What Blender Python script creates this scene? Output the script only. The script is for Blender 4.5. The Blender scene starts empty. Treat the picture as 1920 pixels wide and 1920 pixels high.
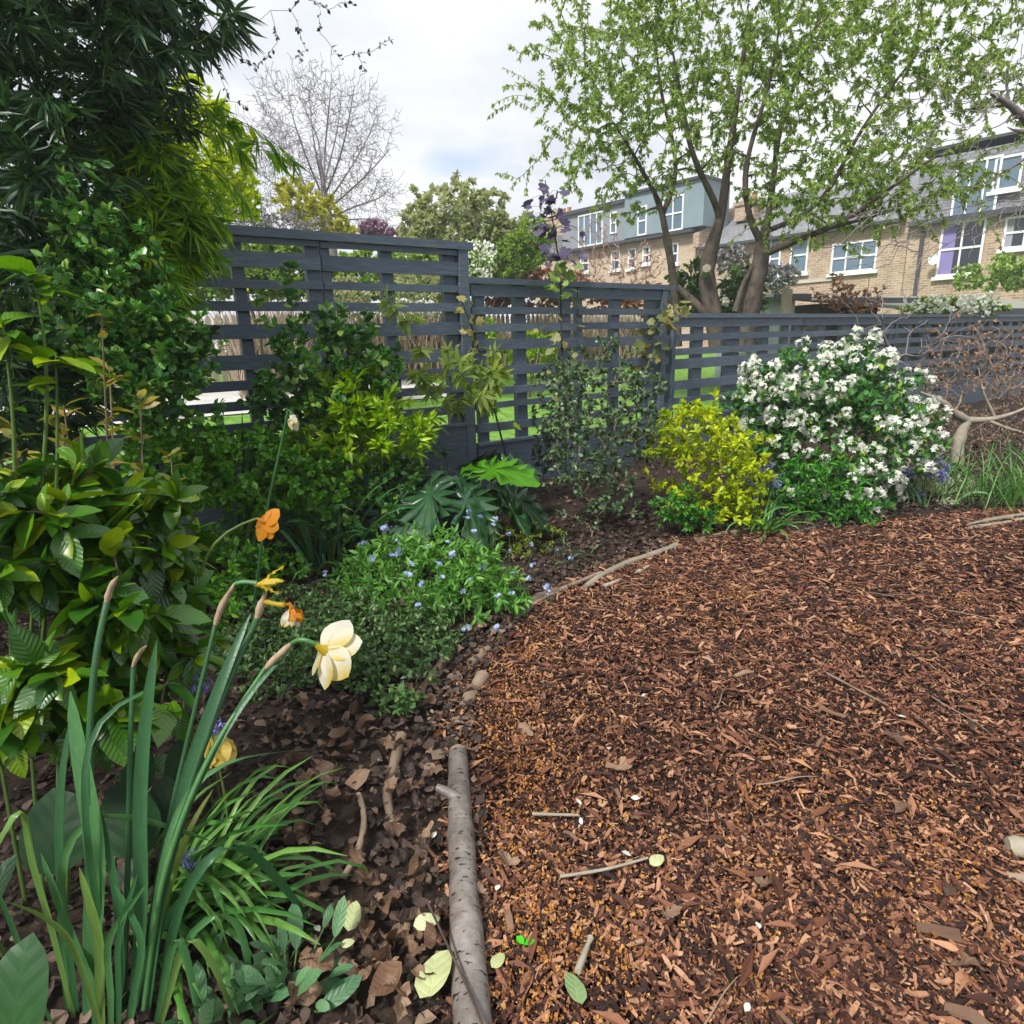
import bpy, math, random
import numpy as np
from mathutils import Matrix

# ------------------------------------------------------------------ camera, sky, sun, exposure
scene = bpy.context.scene
COL = scene.collection
CAM_H, FOC = 1.0, 1170.0                       # camera height (m); focal length in pixels of a 1920 px frame
TH, RO = math.radians(15.13), math.radians(1.74)
_F = np.array([0, math.cos(TH), -math.sin(TH)])
_U0 = np.array([0, math.sin(TH), math.cos(TH)])
_R0 = np.array([1.0, 0, 0])
_R = math.cos(RO) * _R0 - math.sin(RO) * _U0
_U = math.sin(RO) * _R0 + math.cos(RO) * _U0
cd = bpy.data.cameras.new('camera')
cd.sensor_width = 36.0
cd.lens = 36.0 * FOC / 1920.0
cd.clip_start = 0.02
cd.clip_end = 600
cam = bpy.data.objects.new('camera', cd)
COL.objects.link(cam)
cam.matrix_world = Matrix(((_R[0], _U[0], -_F[0], 0), (_R[1], _U[1], -_F[1], 0), (_R[2], _U[2], -_F[2], CAM_H), (0, 0, 0, 1)))
scene.camera = cam

SUN_EL, SUN_AZ = math.radians(50), math.radians(218)     # azimuth clockwise from +Y
world = bpy.data.worlds.new('World')
scene.world = world
world.use_nodes = True
wn, wl = world.node_tree.nodes, world.node_tree.links
wn.clear()
w_out = wn.new('ShaderNodeOutputWorld')
w_bg = wn.new('ShaderNodeBackground')
w_bg.inputs['Strength'].default_value = 0.1
sky = wn.new('ShaderNodeTexSky')
sky.sky_type = 'NISHITA'
sky.sun_disc = False
sky.sun_elevation = SUN_EL
sky.sun_rotation = SUN_AZ
sky.air_density = 1.0
sky.dust_density = 1.0
tc = wn.new('ShaderNodeTexCoord')
sep = wn.new('ShaderNodeSeparateXYZ')
wl.new(tc.outputs['Generated'], sep.inputs[0])
zc = wn.new('ShaderNodeMath'); zc.operation = 'MAXIMUM'; zc.inputs[1].default_value = 0.0
wl.new(sep.outputs['Z'], zc.inputs[0])
za = wn.new('ShaderNodeMath'); za.operation = 'ADD'; za.inputs[1].default_value = 0.22
wl.new(zc.outputs[0], za.inputs[0])
dv = []
for ax in 'XY':
    d = wn.new('ShaderNodeMath'); d.operation = 'DIVIDE'
    wl.new(sep.outputs[ax], d.inputs[0]); wl.new(za.outputs[0], d.inputs[1]); dv.append(d)
cmb = wn.new('ShaderNodeCombineXYZ')
wl.new(dv[0].outputs[0], cmb.inputs[0]); wl.new(dv[1].outputs[0], cmb.inputs[1])
mp = wn.new('ShaderNodeMapping')
mp.inputs['Location'].default_value = (30.4, 14.3, 6.5)
wl.new(cmb.outputs[0], mp.inputs[0])
n1 = wn.new('ShaderNodeTexNoise'); n1.inputs['Scale'].default_value = 1.15; n1.inputs['Detail'].default_value = 6; n1.inputs['Roughness'].default_value = 0.52
n1.inputs['Distortion'].default_value = 0.4
wl.new(mp.outputs[0], n1.inputs['Vector'])
n2 = wn.new('ShaderNodeTexNoise'); n2.inputs['Scale'].default_value = 0.8; n2.inputs['Detail'].default_value = 3
mp2 = wn.new('ShaderNodeMapping'); mp2.inputs['Location'].default_value = (22.0, 12.38, 4.55)
wl.new(cmb.outputs[0], mp2.inputs[0]); wl.new(mp2.outputs[0], n2.inputs['Vector'])
cr = wn.new('ShaderNodeValToRGB')                         # cloud brightness: grey bases, white tops
cr.color_ramp.elements[0].position = 0.37; cr.color_ramp.elements[0].color = (0.57, 0.60, 0.69, 1)
cr.color_ramp.elements[1].position = 0.58; cr.color_ramp.elements[1].color = (0.85, 0.87, 0.90, 1)
wl.new(n1.outputs['Fac'], cr.inputs[0])
csc = wn.new('ShaderNodeVectorMath'); csc.operation = 'SCALE'; csc.inputs['Scale'].default_value = 8.8
wl.new(cr.outputs[0], csc.inputs[0])
gap = wn.new('ShaderNodeValToRGB')                        # gaps in the cloud where the blue sky shows
gap.color_ramp.elements[0].position = 0.30; gap.color_ramp.elements[0].color = (0.25, 0.25, 0.25, 1)
gap.color_ramp.elements[1].position = 0.355; gap.color_ramp.elements[1].color = (1, 1, 1, 1)
wl.new(n2.outputs['Fac'], gap.inputs[0])
wm = wn.new('ShaderNodeMix'); wm.data_type = 'RGBA'
wl.new(gap.outputs[0], wm.inputs['Factor'])
ssc = wn.new('ShaderNodeVectorMath'); ssc.operation = 'SCALE'; ssc.inputs['Scale'].default_value = 1.5; wl.new(sky.outputs[0], ssc.inputs[0])
wl.new(ssc.outputs[0], wm.inputs[6]); wl.new(csc.outputs[0], wm.inputs[7])
wl.new(wm.outputs[2], w_bg.inputs['Color'])
wl.new(w_bg.outputs[0], w_out.inputs[0])

sd = bpy.data.lights.new('sun', 'SUN')
sd.energy = 3.7
sd.angle = math.radians(10)
sd.color = (1.0, 0.96, 0.9)
sun = bpy.data.objects.new('sun', sd)
COL.objects.link(sun)
sdir = np.array([math.sin(SUN_AZ) * math.cos(SUN_EL), math.cos(SUN_AZ) * math.cos(SUN_EL), math.sin(SUN_EL)])
from mathutils import Vector
sun.rotation_euler = Vector(sdir).to_track_quat('Z', 'Y').to_euler()
sun.location = (4, -4, 9)

vs = scene.view_settings
vs.view_transform = 'Standard'; vs.look = 'None'; vs.exposure = 0.5; vs.gamma = 1.0; vs.use_curve_mapping = False
cy = scene.cycles
cy.max_bounces = 5; cy.diffuse_bounces = 3; cy.glossy_bounces = 2; cy.transmission_bounces = 3; cy.transparent_max_bounces = 4
cy.use_denoising = True
cy.caustics_reflective = False; cy.caustics_refractive = False
cy.sample_clamp_indirect = 4.0

# ------------------------------------------------------------------ where things stand
def ray(u, v): return _F + _R * (u - 960) / FOC - _U * (v - 960) / FOC
EYE = np.array([0, 0, CAM_H])
def gnd(u, v, z=0.0):
    d = ray(u, v); return EYE + d * ((z - CAM_H) / d[2])
def at(u, v, Y):
    d = ray(u, v); return EYE + d * (Y / d[1])
def mpp(u, v, Y):                               # metres per photo pixel there
    d = ray(u, v); return Y / d[1] / FOC
FP0 = np.array([-0.033, 4.3, 0.0]); FA = math.radians(55.18)
FD = np.array([math.sin(FA), math.cos(FA), 0]); FN = np.array([math.cos(FA), -math.sin(FA), 0])
def fence_pt(t, off, z): return FP0 + FD * t + FN * off + np.array([0, 0, z])
def terrain(x, y):
    d = -((np.asarray(x) - FP0[0]) * FN[0] + (np.asarray(y) - FP0[1]) * FN[1])
    return 0.075 * np.clip(d - 0.3, 0, 8)
def unit(v): v = np.asarray(v, float); return v / (np.linalg.norm(v, axis=-1, keepdims=True) + 1e-12)

# ------------------------------------------------------------------ mesh building
class Geo:
    def __init__(s): s.V = []; s.T = []; s.A = []; s.n = 0
    def add(s, v, t, a=0.0):
        v = np.asarray(v, float).reshape(-1, 3); t = np.asarray(t, int).reshape(-1, 3)
        s.V.append(v); s.T.append(t + s.n); s.A.append(np.broadcast_to(np.asarray(a, float), (len(v),)).copy()); s.n += len(v)
        return s
    def inst(s, tpl, pos, rot, sc, var=None):
        v, t = tpl; N = len(pos)
        if N == 0: return s
        sc = np.asarray(sc, float)
        if sc.ndim == 1: sc = sc[:, None].repeat(3, 1)
        W = np.einsum('nij,nvj->nvi', rot, v[None] * sc[:, None, :]) + np.asarray(pos)[:, None, :]
        T = t[None] + (np.arange(N) * len(v))[:, None, None]
        if var is None: var = np.random.default_rng(N).random(N)
        return s.add(W.reshape(-1, 3), T.reshape(-1, 3), np.repeat(var, len(v)))
    def box(s, o, ex, ey, ez, lo, hi, a=0.0, jit=0.0, rng=None):
        c = np.array([[x, y, z] for x in (lo[0], hi[0]) for y in (lo[1], hi[1]) for z in (lo[2], hi[2])], float)
        if jit: c = c + rng.normal(size=c.shape) * jit
        v = np.asarray(o) + c[:, :1] * ex + c[:, 1:2] * ey + c[:, 2:] * ez
        t = [(0, 1, 3), (0, 3, 2), (4, 6, 7), (4, 7, 5), (0, 4, 5), (0, 5, 1), (2, 3, 7), (2, 7, 6), (0, 2, 6), (0, 6, 4), (1, 5, 7), (1, 7, 3)]
        return s.add(v, t, a)
    def tubes(s, P, R, sides=4, cap=False, var=0.0):
        P = np.asarray(P, float); R = np.asarray(R, float)
        if P.ndim == 2: P = P[None]; R = R[None]
        M, k, _ = P.shape
        if M == 0: return s
        T = np.gradient(P, axis=1); T = unit(T)
        ref = np.where(np.abs(T[:, :1, 2:]) > 0.8, np.array([1.0, 0.1, 0]), np.array([0.05, 0.1, 1.0]))
        X = unit(np.cross(T, np.broadcast_to(ref, T.shape))); Y = np.cross(T, X)
        a = np.arange(sides) * 2 * math.pi / sides
        ring = P[:, :, None] + R[:, :, None, None] * (np.cos(a)[None, None, :, None] * X[:, :, None] + np.sin(a)[None, None, :, None] * Y[:, :, None])
        i = np.arange(k - 1)[:, None] * sides; j = np.arange(sides)[None]; jn = (j + 1) % sides
        q = np.stack([np.stack([i + j, i + jn, i + sides + jn], -1), np.stack([i + j, i + sides + jn, i + sides + j], -1)], 2).reshape(-1, 3)
        T2 = q[None] + (np.arange(M) * k * sides)[:, None, None]
        s.add(ring.reshape(-1, 3), T2.reshape(-1, 3), np.repeat(np.broadcast_to(np.asarray(var, float), (M,)), k * sides))
        if cap:
            for m in range(M):
                for e in (0, k - 1):
                    v = np.concatenate([ring[m, e], P[m, e][None]]); t = [(b, (b + 1) % sides, sides) for b in range(sides)]
                    s.add(v, t if e else [(x[1], x[0], x[2]) for x in t], var)
        return s
    def ribbon(s, P, W, side, fold=0.25, var=0.0):
        P = np.asarray(P, float); k = len(P); W = np.asarray(W, float); T = unit(np.gradient(P, axis=0))
        S = np.broadcast_to(np.asarray(side, float), P.shape); S = unit(S - T * (S * T).sum(-1, keepdims=True)); Nn = np.cross(S, T)
        L = P - S * W[:, None] / 2 + Nn * (W * fold)[:, None]; Rr = P + S * W[:, None] / 2 + Nn * (W * fold)[:, None]
        v = np.stack([L, P, Rr], 1).reshape(-1, 3); t = []
        for i in range(k - 1):
            a = i * 3; b = a + 3
            t += [(a, a + 1, b + 1), (a, b + 1, b), (a + 1, a + 2, b + 2), (a + 1, b + 2, b + 1)]
        return s.add(v, t, var)
    def mesh(s, name, mat, base=(0, 0, 0), smooth=True):
        V = np.concatenate(s.V) - np.asarray(base, float); T = np.concatenate(s.T); A = np.concatenate(s.A)
        me = bpy.data.meshes.new(name)
        me.vertices.add(len(V)); me.vertices.foreach_set('co', V.astype(np.float32).ravel())
        me.loops.add(T.size); me.loops.foreach_set('vertex_index', T.astype(np.int32).ravel())
        me.polygons.add(len(T)); me.polygons.foreach_set('loop_start', np.arange(0, T.size, 3, dtype=np.int32))
        me.polygons.foreach_set('use_smooth', np.full(len(T), smooth))
        at_ = me.attributes.new('var', 'FLOAT', 'POINT'); at_.data.foreach_set('value', A.astype(np.float32))
        me.update(calc_edges=True); me.validate()
        if mat is not None: me.materials.append(mat)
        return me

def tag(o, label=None, cat=None, group=None, kind=None):
    if label: o['label'] = label
    if cat: o['category'] = cat
    if group: o['group'] = group
    if kind: o['kind'] = kind
    return o
def thing(name, label, cat, loc, group=None):
    o = bpy.data.objects.new(name, None); COL.objects.link(o)
    o.location = tuple(float(c) for c in loc); o.empty_display_size = 0.05
    tag(o, label, cat, group); o['_b'] = [float(c) for c in loc]
    return o
def part(name, geo, mat, parent=None, kind=None, label=None, smooth=True):
    root = parent
    while root is not None and root.parent is not None: root = root.parent
    base = list(root['_b']) if root is not None and '_b' in root else (0, 0, 0)
    o = bpy.data.objects.new(name, geo.mesh(name, mat, base, smooth)); COL.objects.link(o)
    if parent is not None: o.parent = parent
    return tag(o, label, None, None, kind)
def solo(name, geo, mat, label, cat, group=None, kind=None, base=None, smooth=True):
    if base is None: base = np.concatenate(geo.V).mean(0)
    o = bpy.data.objects.new(name, geo.mesh(name, mat, base, smooth)); COL.objects.link(o); o.location = tuple(float(c) for c in base)
    return tag(o, label, cat, group, kind)

# ------------------------------------------------------------------ materials
def _mat(name):
    m = bpy.data.materials.new(name); m.use_nodes = True; m.node_tree.nodes.clear()
    return m, m.node_tree.nodes, m.node_tree.links
def _ramp(n, cols):
    r = n.new('ShaderNodeValToRGB'); e = r.color_ramp.elements
    while len(e) < len(cols): e.new(0.5)
    for i, (p, c) in enumerate(cols): e[i].position = p; e[i].color = (*c, 1)
    return r
def _var(n, l):
    a = n.new('ShaderNodeAttribute'); a.attribute_name = 'var'; oi = n.new('ShaderNodeObjectInfo')
    s = n.new('ShaderNodeMath'); s.operation = 'ADD'; l.new(a.outputs['Fac'], s.inputs[0]); l.new(oi.outputs['Random'], s.inputs[1])
    f = n.new('ShaderNodeMath'); f.operation = 'FRACT'; l.new(s.outputs[0], f.inputs[0]); return f
def leaf_mat(name, cols, rough=0.45, trans=0.32, nscale=30.0, warm=(1.25, 1.2, 0.6), spec=0.5, vein=None, sat=1.22, val=1.15, ribs=None):
    m, n, l = _mat(name); out = n.new('ShaderNodeOutputMaterial')
    def vivid(c):                                # fresh foliage is a strongly coloured green
        y = 0.3 * c[0] + 0.6 * c[1] + 0.1 * c[2]; return tuple(min(0.85, max(0.004, (y + (q - y) * sat) * val)) for q in c)
    f = _var(n, l); r = _ramp(n, [(p_, vivid(c_)) for p_, c_ in cols]); l.new(f.outputs[0], r.inputs[0])
    co = n.new('ShaderNodeTexCoord')
    no = n.new('ShaderNodeTexNoise'); no.inputs['Scale'].default_value = nscale; no.inputs['Detail'].default_value = 3
    if ribs:
        rm = n.new('ShaderNodeMapping'); rm.inputs['Scale'].default_value = ribs; l.new(co.outputs['Object'], rm.inputs[0]); l.new(rm.outputs[0], no.inputs['Vector'])
    else: l.new(co.outputs['Object'], no.inputs['Vector'])
    mr = n.new('ShaderNodeMapRange'); mr.inputs[3].default_value = 0.72; mr.inputs[4].default_value = 1.28; l.new(no.outputs['Fac'], mr.inputs[0])
    sc = n.new('ShaderNodeVectorMath'); sc.operation = 'SCALE'; l.new(r.outputs[0], sc.inputs[0]); l.new(mr.outputs[0], sc.inputs['Scale'])
    colour = sc.outputs[0]; bump = None
    if vein:                                     # side veins along a single leaf (its own box: y along, x across)
        sp = n.new('ShaderNodeSeparateXYZ'); l.new(co.outputs['Generated'], sp.inputs[0])
        ab = n.new('ShaderNodeMath'); ab.operation = 'SUBTRACT'; ab.inputs[1].default_value = 0.5; l.new(sp.outputs['X'], ab.inputs[0])
        aa = n.new('ShaderNodeMath'); aa.operation = 'ABSOLUTE'; l.new(ab.outputs[0], aa.inputs[0])
        mu = n.new('ShaderNodeMath'); mu.operation = 'MULTIPLY_ADD'; mu.inputs[1].default_value = -0.55; l.new(aa.outputs[0], mu.inputs[0]); l.new(sp.outputs['Y'], mu.inputs[2])
        sn = n.new('ShaderNodeMath'); sn.operation = 'MULTIPLY'; sn.inputs[1].default_value = vein; l.new(mu.outputs[0], sn.inputs[0])
        fr = n.new('ShaderNodeMath'); fr.operation = 'PINGPONG'; fr.inputs[1].default_value = 0.5; l.new(sn.outputs[0], fr.inputs[0])
        mn = n.new('ShaderNodeMath'); mn.operation = 'MULTIPLY'; mn.inputs[1].default_value = 6.0; l.new(aa.outputs[0], mn.inputs[0])
        mi = n.new('ShaderNodeMath'); mi.operation = 'MINIMUM'; l.new(fr.outputs[0], mi.inputs[0]); l.new(mn.outputs[0], mi.inputs[1])
        vr = _ramp(n, [(0.0, (1.28, 1.22, 1.12)), (0.13, (1, 1, 1))]); l.new(mi.outputs[0], vr.inputs[0])
        vm = n.new('ShaderNodeVectorMath'); vm.operation = 'MULTIPLY'; l.new(colour, vm.inputs[0]); l.new(vr.outputs[0], vm.inputs[1]); colour = vm.outputs[0]
        bump = n.new('ShaderNodeBump'); bump.inputs['Strength'].default_value = 0.6; bump.inputs['Distance'].default_value = 0.002; l.new(mi.outputs[0], bump.inputs['Height'])
    p = n.new('ShaderNodeBsdfPrincipled'); p.inputs['Roughness'].default_value = rough; p.inputs['Specular IOR Level'].default_value = spec
    l.new(colour, p.inputs['Base Color'])
    if ribs: bump = n.new('ShaderNodeBump'); bump.inputs['Strength'].default_value = 0.35; bump.inputs['Distance'].default_value = 0.002; l.new(no.outputs['Fac'], bump.inputs['Height'])
    if bump: l.new(bump.outputs[0], p.inputs['Normal'])
    if trans > 0:
        tm = n.new('ShaderNodeVectorMath'); tm.operation = 'MULTIPLY'; tm.inputs[1].default_value = warm; l.new(colour, tm.inputs[0])
        t = n.new('ShaderNodeBsdfTranslucent'); l.new(tm.outputs[0], t.inputs['Color'])
        mx = n.new('ShaderNodeMixShader'); mx.inputs[0].default_value = trans
        l.new(p.outputs[0], mx.inputs[1]); l.new(t.outputs[0], mx.inputs[2]); l.new(mx.outputs[0], out.inputs[0])
    else: l.new(p.outputs[0], out.inputs[0])
    return m
def rough_mat(name, cols, scale=8.0, rough=0.8, bump=0.4, stretch=(1, 1, 1), detail=6, usevar=0.0, spec=0.3, dist=0.01, wave=None):
    m, n, l = _mat(name); out = n.new('ShaderNodeOutputMaterial')
    co = n.new('ShaderNodeTexCoord'); mp_ = n.new('ShaderNodeMapping'); mp_.inputs['Scale'].default_value = stretch; l.new(co.outputs['Object'], mp_.inputs[0])
    no = n.new('ShaderNodeTexNoise'); no.inputs['Scale'].default_value = scale; no.inputs['Detail'].default_value = detail; no.inputs['Roughness'].default_value = 0.65
    l.new(mp_.outputs[0], no.inputs['Vector']); fac = no.outputs['Fac']
    if usevar:
        f = _var(n, l); mx = n.new('ShaderNodeMix'); mx.inputs[0].default_value = usevar; l.new(fac, mx.inputs[2]); l.new(f.outputs[0], mx.inputs[3]); fac2 = mx.outputs[0]
    else: fac2 = fac
    r = _ramp(n, cols); l.new(fac2, r.inputs[0])
    p = n.new('ShaderNodeBsdfPrincipled'); p.inputs['Roughness'].default_value = rough; p.inputs['Specular IOR Level'].default_value = spec
    l.new(r.outputs[0], p.inputs['Base Color'])
    if bump:
        b = n.new('ShaderNodeBump'); b.inputs['Strength'].default_value = bump; b.inputs['Distance'].default_value = dist; l.new(fac, b.inputs['Height']); l.new(b.outputs[0], p.inputs['Normal'])
    l.new(p.outputs[0], out.inputs[0]); return m
def brick_mat(name, c1, c2, mortar, size=(0.225, 0.075), mort=0.01, rough=0.85, ux=(1, 0, 0), noise=0.35):
    m, n, l = _mat(name); out = n.new('ShaderNodeOutputMaterial'); co = n.new('ShaderNodeTexCoord')
    dt = n.new('ShaderNodeVectorMath'); dt.operation = 'DOT_PRODUCT'; dt.inputs[1].default_value = tuple(ux); l.new(co.outputs['Object'], dt.inputs[0])
    sp = n.new('ShaderNodeSeparateXYZ'); l.new(co.outputs['Object'], sp.inputs[0])
    cb = n.new('ShaderNodeCombineXYZ'); l.new(dt.outputs['Value'], cb.inputs[0]); l.new(sp.outputs['Z'], cb.inputs[1])
    b = n.new('ShaderNodeTexBrick'); l.new(cb.outputs[0], b.inputs['Vector'])
    b.inputs['Color1'].default_value = (*c1, 1); b.inputs['Color2'].default_value = (*c2, 1); b.inputs['Mortar'].default_value = (*mortar, 1)
    b.inputs['Scale'].default_value = 1.0; b.inputs['Brick Width'].default_value = size[0]; b.inputs['Row Height'].default_value = size[1]; b.inputs['Mortar Size'].default_value = mort
    no = n.new('ShaderNodeTexNoise'); no.inputs['Scale'].default_value = 2.5; no.inputs['Detail'].default_value = 6; l.new(co.outputs['Object'], no.inputs['Vector'])
    mr = n.new('ShaderNodeMapRange'); mr.inputs[3].default_value = 1 - noise; mr.inputs[4].default_value = 1 + noise; l.new(no.outputs['Fac'], mr.inputs[0])
    sc = n.new('ShaderNodeVectorMath'); sc.operation = 'SCALE'; l.new(b.outputs['Color'], sc.inputs[0]); l.new(mr.outputs[0], sc.inputs['Scale'])
    p = n.new('ShaderNodeBsdfPrincipled'); p.inputs['Roughness'].default_value = rough; l.new(sc.outputs[0], p.inputs['Base Color'])
    l.new(p.outputs[0], out.inputs[0]); return m
def plain(name, c, rough=0.5, spec=0.5, metal=0.0):
    m, n, l = _mat(name); out = n.new('ShaderNodeOutputMaterial'); p = n.new('ShaderNodeBsdfPrincipled')
    p.inputs['Base Color'].default_value = (*c, 1); p.inputs['Roughness'].default_value = rough; p.inputs['Specular IOR Level'].default_value = spec; p.inputs['Metallic'].default_value = metal
    l.new(p.outputs[0], out.inputs[0]); return m

# ------------------------------------------------------------------ leaf shapes: unit length along +Y, upper side +Z
def leaf_tpl(w=0.4, n=2, fold=0.22, curl=0.15, peak=0.45, sharp=0.85, serr=0.0, wav=0.0, seed=0):
    rg = np.random.default_rng(seed); a = math.log(0.5) / math.log(peak)
    V = [(0, 0, 0)]
    for i in range(1, n + 1):
        s = i / (n + 1.0); hw = w / 2 * max(1e-3, math.sin(math.pi * s ** a)) ** sharp
        if serr: hw *= 1 + serr * (1 if i % 2 else -1)
        z = -curl * s * s; e = fold * hw
        V += [(-hw, s, z + e + wav * rg.normal()), (0, s, z + 0.4 * wav * rg.normal()), (hw, s, z + e + wav * rg.normal())]
    V.append((0, 1, -curl)); T = [(0, 2, 1), (0, 3, 2)]
    for i in range(n - 1):
        b = 1 + 3 * i; c = b + 3
        T += [(b, b + 1, c + 1), (b, c + 1, c), (b + 1, b + 2, c + 2), (b + 1, c + 2, c + 1)]
    b = 1 + 3 * (n - 1); t = len(V) - 1
    T += [(b, b + 1, t), (b + 1, b + 2, t)]
    return np.array(V, float), np.array(T, int)
def lobed_tpl(outline, crinkle=0.05, seed=0, cup=0.1):     # fan leaf from an outline of (x, y); a middle ring gives relief
    rg = np.random.default_rng(seed); o = np.array(outline, float); n = len(o); c = np.array([0, 0.42])
    mid = c + (o - c) * 0.55
    V = np.zeros((2 * n + 1, 3)); V[:n, :2] = o; V[n:2 * n, :2] = mid; V[2 * n, :2] = c
    r = np.linalg.norm(V[:, :2] - c, axis=1); V[:, 2] = cup * r ** 2 + crinkle * rg.normal(size=len(V))
    T = []
    for i in range(n):
        j = (i + 1) % n
        T += [(i, j, n + j), (i, n + j, n + i), (n + i, n + j, 2 * n)]
    return V, np.array(T, int)
TINY = (np.array([(0, 0, 0), (-0.22, 0.5, 0.06), (0, 1, -0.1), (0.22, 0.5, 0.06)], float), np.array([(0, 2, 1), (0, 3, 2)]))
TINY_W = (np.array([(0, 0, 0), (-0.34, 0.5, 0.09), (0, 1, -0.12), (0.34, 0.5, 0.09)], float), np.array([(0, 2, 1), (0, 3, 2)]))
ROUND = leaf_tpl(0.62, 2, 0.2, 0.12, 0.52, 0.65)
OVAL = leaf_tpl(0.45, 2, 0.25, 0.18, 0.48, 0.8)
LANCE = leaf_tpl(0.3, 2, 0.22, 0.25, 0.42, 0.9)
BAMBOO = leaf_tpl(0.125, 2, 0.2, 0.28, 0.3, 0.9)
BIG = leaf_tpl(0.5, 8, 0.28, 0.28, 0.45, 0.72, serr=0.045, wav=0.008)
BROAD = leaf_tpl(0.55, 7, 0.2, 0.2, 0.42, 0.6)
DROOP = leaf_tpl(0.38, 2, 0.18, 0.5, 0.5, 0.8)

def frames(d, nrm):
    y = unit(d); x = unit(np.cross(y, nrm)); z = np.cross(x, y)
    return np.stack([x, y, z], -1)
def rand_dirs(rng, n):
    v = rng.normal(size=(n, 3)); return unit(v)
def ell_points(rng, n, ells, shell=0.0):       # points in a union of lumpy ellipsoids [(centre, radii)]
    vol = np.array([np.prod(e[1]) ** 0.8 for e in ells]); k = rng.choice(len(ells), n, p=vol / vol.sum()); d = rand_dirs(rng, n)
    r = (shell ** 3 + (1 - shell ** 3) * rng.random(n)) ** (1 / 3)
    ph = rng.random((3, 3)) * 6.28; fr = rng.normal(size=(3, 3)) * 3.2
    r = r * (1 + 0.13 * np.sin(d @ fr.T + ph[0]).sum(1) / 1.5)
    C = np.array([e[0] for e in ells])[k]; RR = np.array([e[1] for e in ells])[k]
    return C + d * r[:, None] * RR
def E(u, v, Y, ru, rv, rd):                    # ellipsoid seen centred at photo pixel (u, v), Y metres ahead
    m = mpp(u, v, Y); return (at(u, v, Y), np.array([ru * m, rd, rv * m]))
def grow(rng, starts, targets, k=6, rmax=0.02, rtip=0.002, arch=0.12, jit=0.03, lw=0.25, taper=0.7):
    S = np.array([s[0] for s in starts], float); Sr = np.array([s[1] for s in starts], float)
    Sl = np.array([s[2] if len(s) > 2 else 0.0 for s in starts], float)
    cap = len(S) + len(targets) * (k - 1); SS = np.zeros((cap, 3)); SR = np.zeros(cap); SL = np.zeros(cap)
    m = len(S); SS[:m] = S; SR[:m] = Sr; SL[:m] = Sl
    c0 = S.mean(0); order = np.argsort(np.linalg.norm(targets - c0, axis=1) + rng.random(len(targets)) * 0.05)
    P = np.zeros((len(targets), k, 3)); R = np.zeros((len(targets), k)); s = np.linspace(0, 1, k)
    for q, i in enumerate(order):
        T = targets[i]; dd = np.linalg.norm(SS[:m] - T, axis=1); j = int(np.argmin(dd + lw * SL[:m])); A = SS[j]; L = dd[j]
        mid = (A + T) / 2 + np.array([0, 0, arch * L]) + rng.normal(size=3) * jit * L * 2
        p = ((1 - s) ** 2)[:, None] * A + (2 * s * (1 - s))[:, None] * mid + (s ** 2)[:, None] * T
        p[1:-1] += rng.normal(size=(k - 2, 3)) * jit * L * 0.5
        r0 = min(SR[j] * taper, rmax); r0 = max(r0, rtip); P[q] = p; R[q] = r0 + (rtip - r0) * s
        SS[m:m + k - 1] = p[1:]; SR[m:m + k - 1] = R[q][1:]; SL[m:m + k - 1] = SL[j] + L * s[1:]; m += k - 1
    return P, R
def on_paths(rng, P, per, s0=0.3, ang=60, droop=0.0, nup=1.0, nrand=0.5, off=0.0, nodes=0):
    M, k, _ = P.shape; N = M * per; i = np.repeat(np.arange(M), per); u_ = rng.random(N) ** 0.8
    if nodes: u_ = np.clip((np.floor(u_ * nodes) + .75 + .12 * rng.normal(size=N)) / nodes, 0, 1)
    s = s0 + (1 - s0) * u_
    x = np.clip(s * (k - 1), 0, k - 1.001); a = x.astype(int); f = (x - a)[:, None]
    pos = P[i, a] * (1 - f) + P[i, a + 1] * f; t = unit(P[i, a + 1] - P[i, a])
    rd = rand_dirs(rng, N); rd = unit(rd - t * (rd * t).sum(1, keepdims=True)); an = np.radians(ang) * (0.55 + 0.7 * rng.random(N))[:, None]
    d = unit(t * np.cos(an) + rd * np.sin(an) + np.array([0, 0, -1.0]) * droop)
    nr = np.array([0, 0, 1.0]) * nup + rng.normal(size=(N, 3)) * nrand + 1e-3
    return pos + d * off, frames(d, nr), d
_tm = {}
def foliage(root, tpl, mat, pos, rot, sc, singles=0, name='leaf', mass='foliage', rng=None):
    rng = rng or np.random.default_rng(len(pos)); n = len(pos); base = np.array(root['_b'])
    g = pos - EYE; dist = np.linalg.norm(g, axis=1); z = g @ _F
    u = 960 + FOC * (g @ _R) / z; v = 960 - FOC * (g @ _U) / z
    face = np.abs((rot[:, :, 2] * unit(g)).sum(1))
    score = np.where((z > 0.1) & (u > 0) & (u < 1920) & (v > 0) & (v < 1920), sc / dist * (0.3 + face), -1)
    order = np.argsort(-score); top = order[:singles]; rest = order[singles:]
    if singles:
        key = (id(tpl), mat.name, name)
        if key not in _tm: _tm[key] = Geo().add(tpl[0], tpl[1], 0.0).mesh(name, mat)
        for i in top:
            o = bpy.data.objects.new(name, _tm[key]); o.parent = root; M = np.eye(4); M[:3, :3] = rot[i] * sc[i]; M[:3, 3] = pos[i] - base
            o.matrix_local = Matrix(M.tolist()); COL.objects.link(o)
    if len(rest):
        G = Geo().inst(tpl, pos[rest], rot[rest], sc[rest], rng.random(len(rest)))
        part(mass, G, mat, root, 'stuff')
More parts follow.
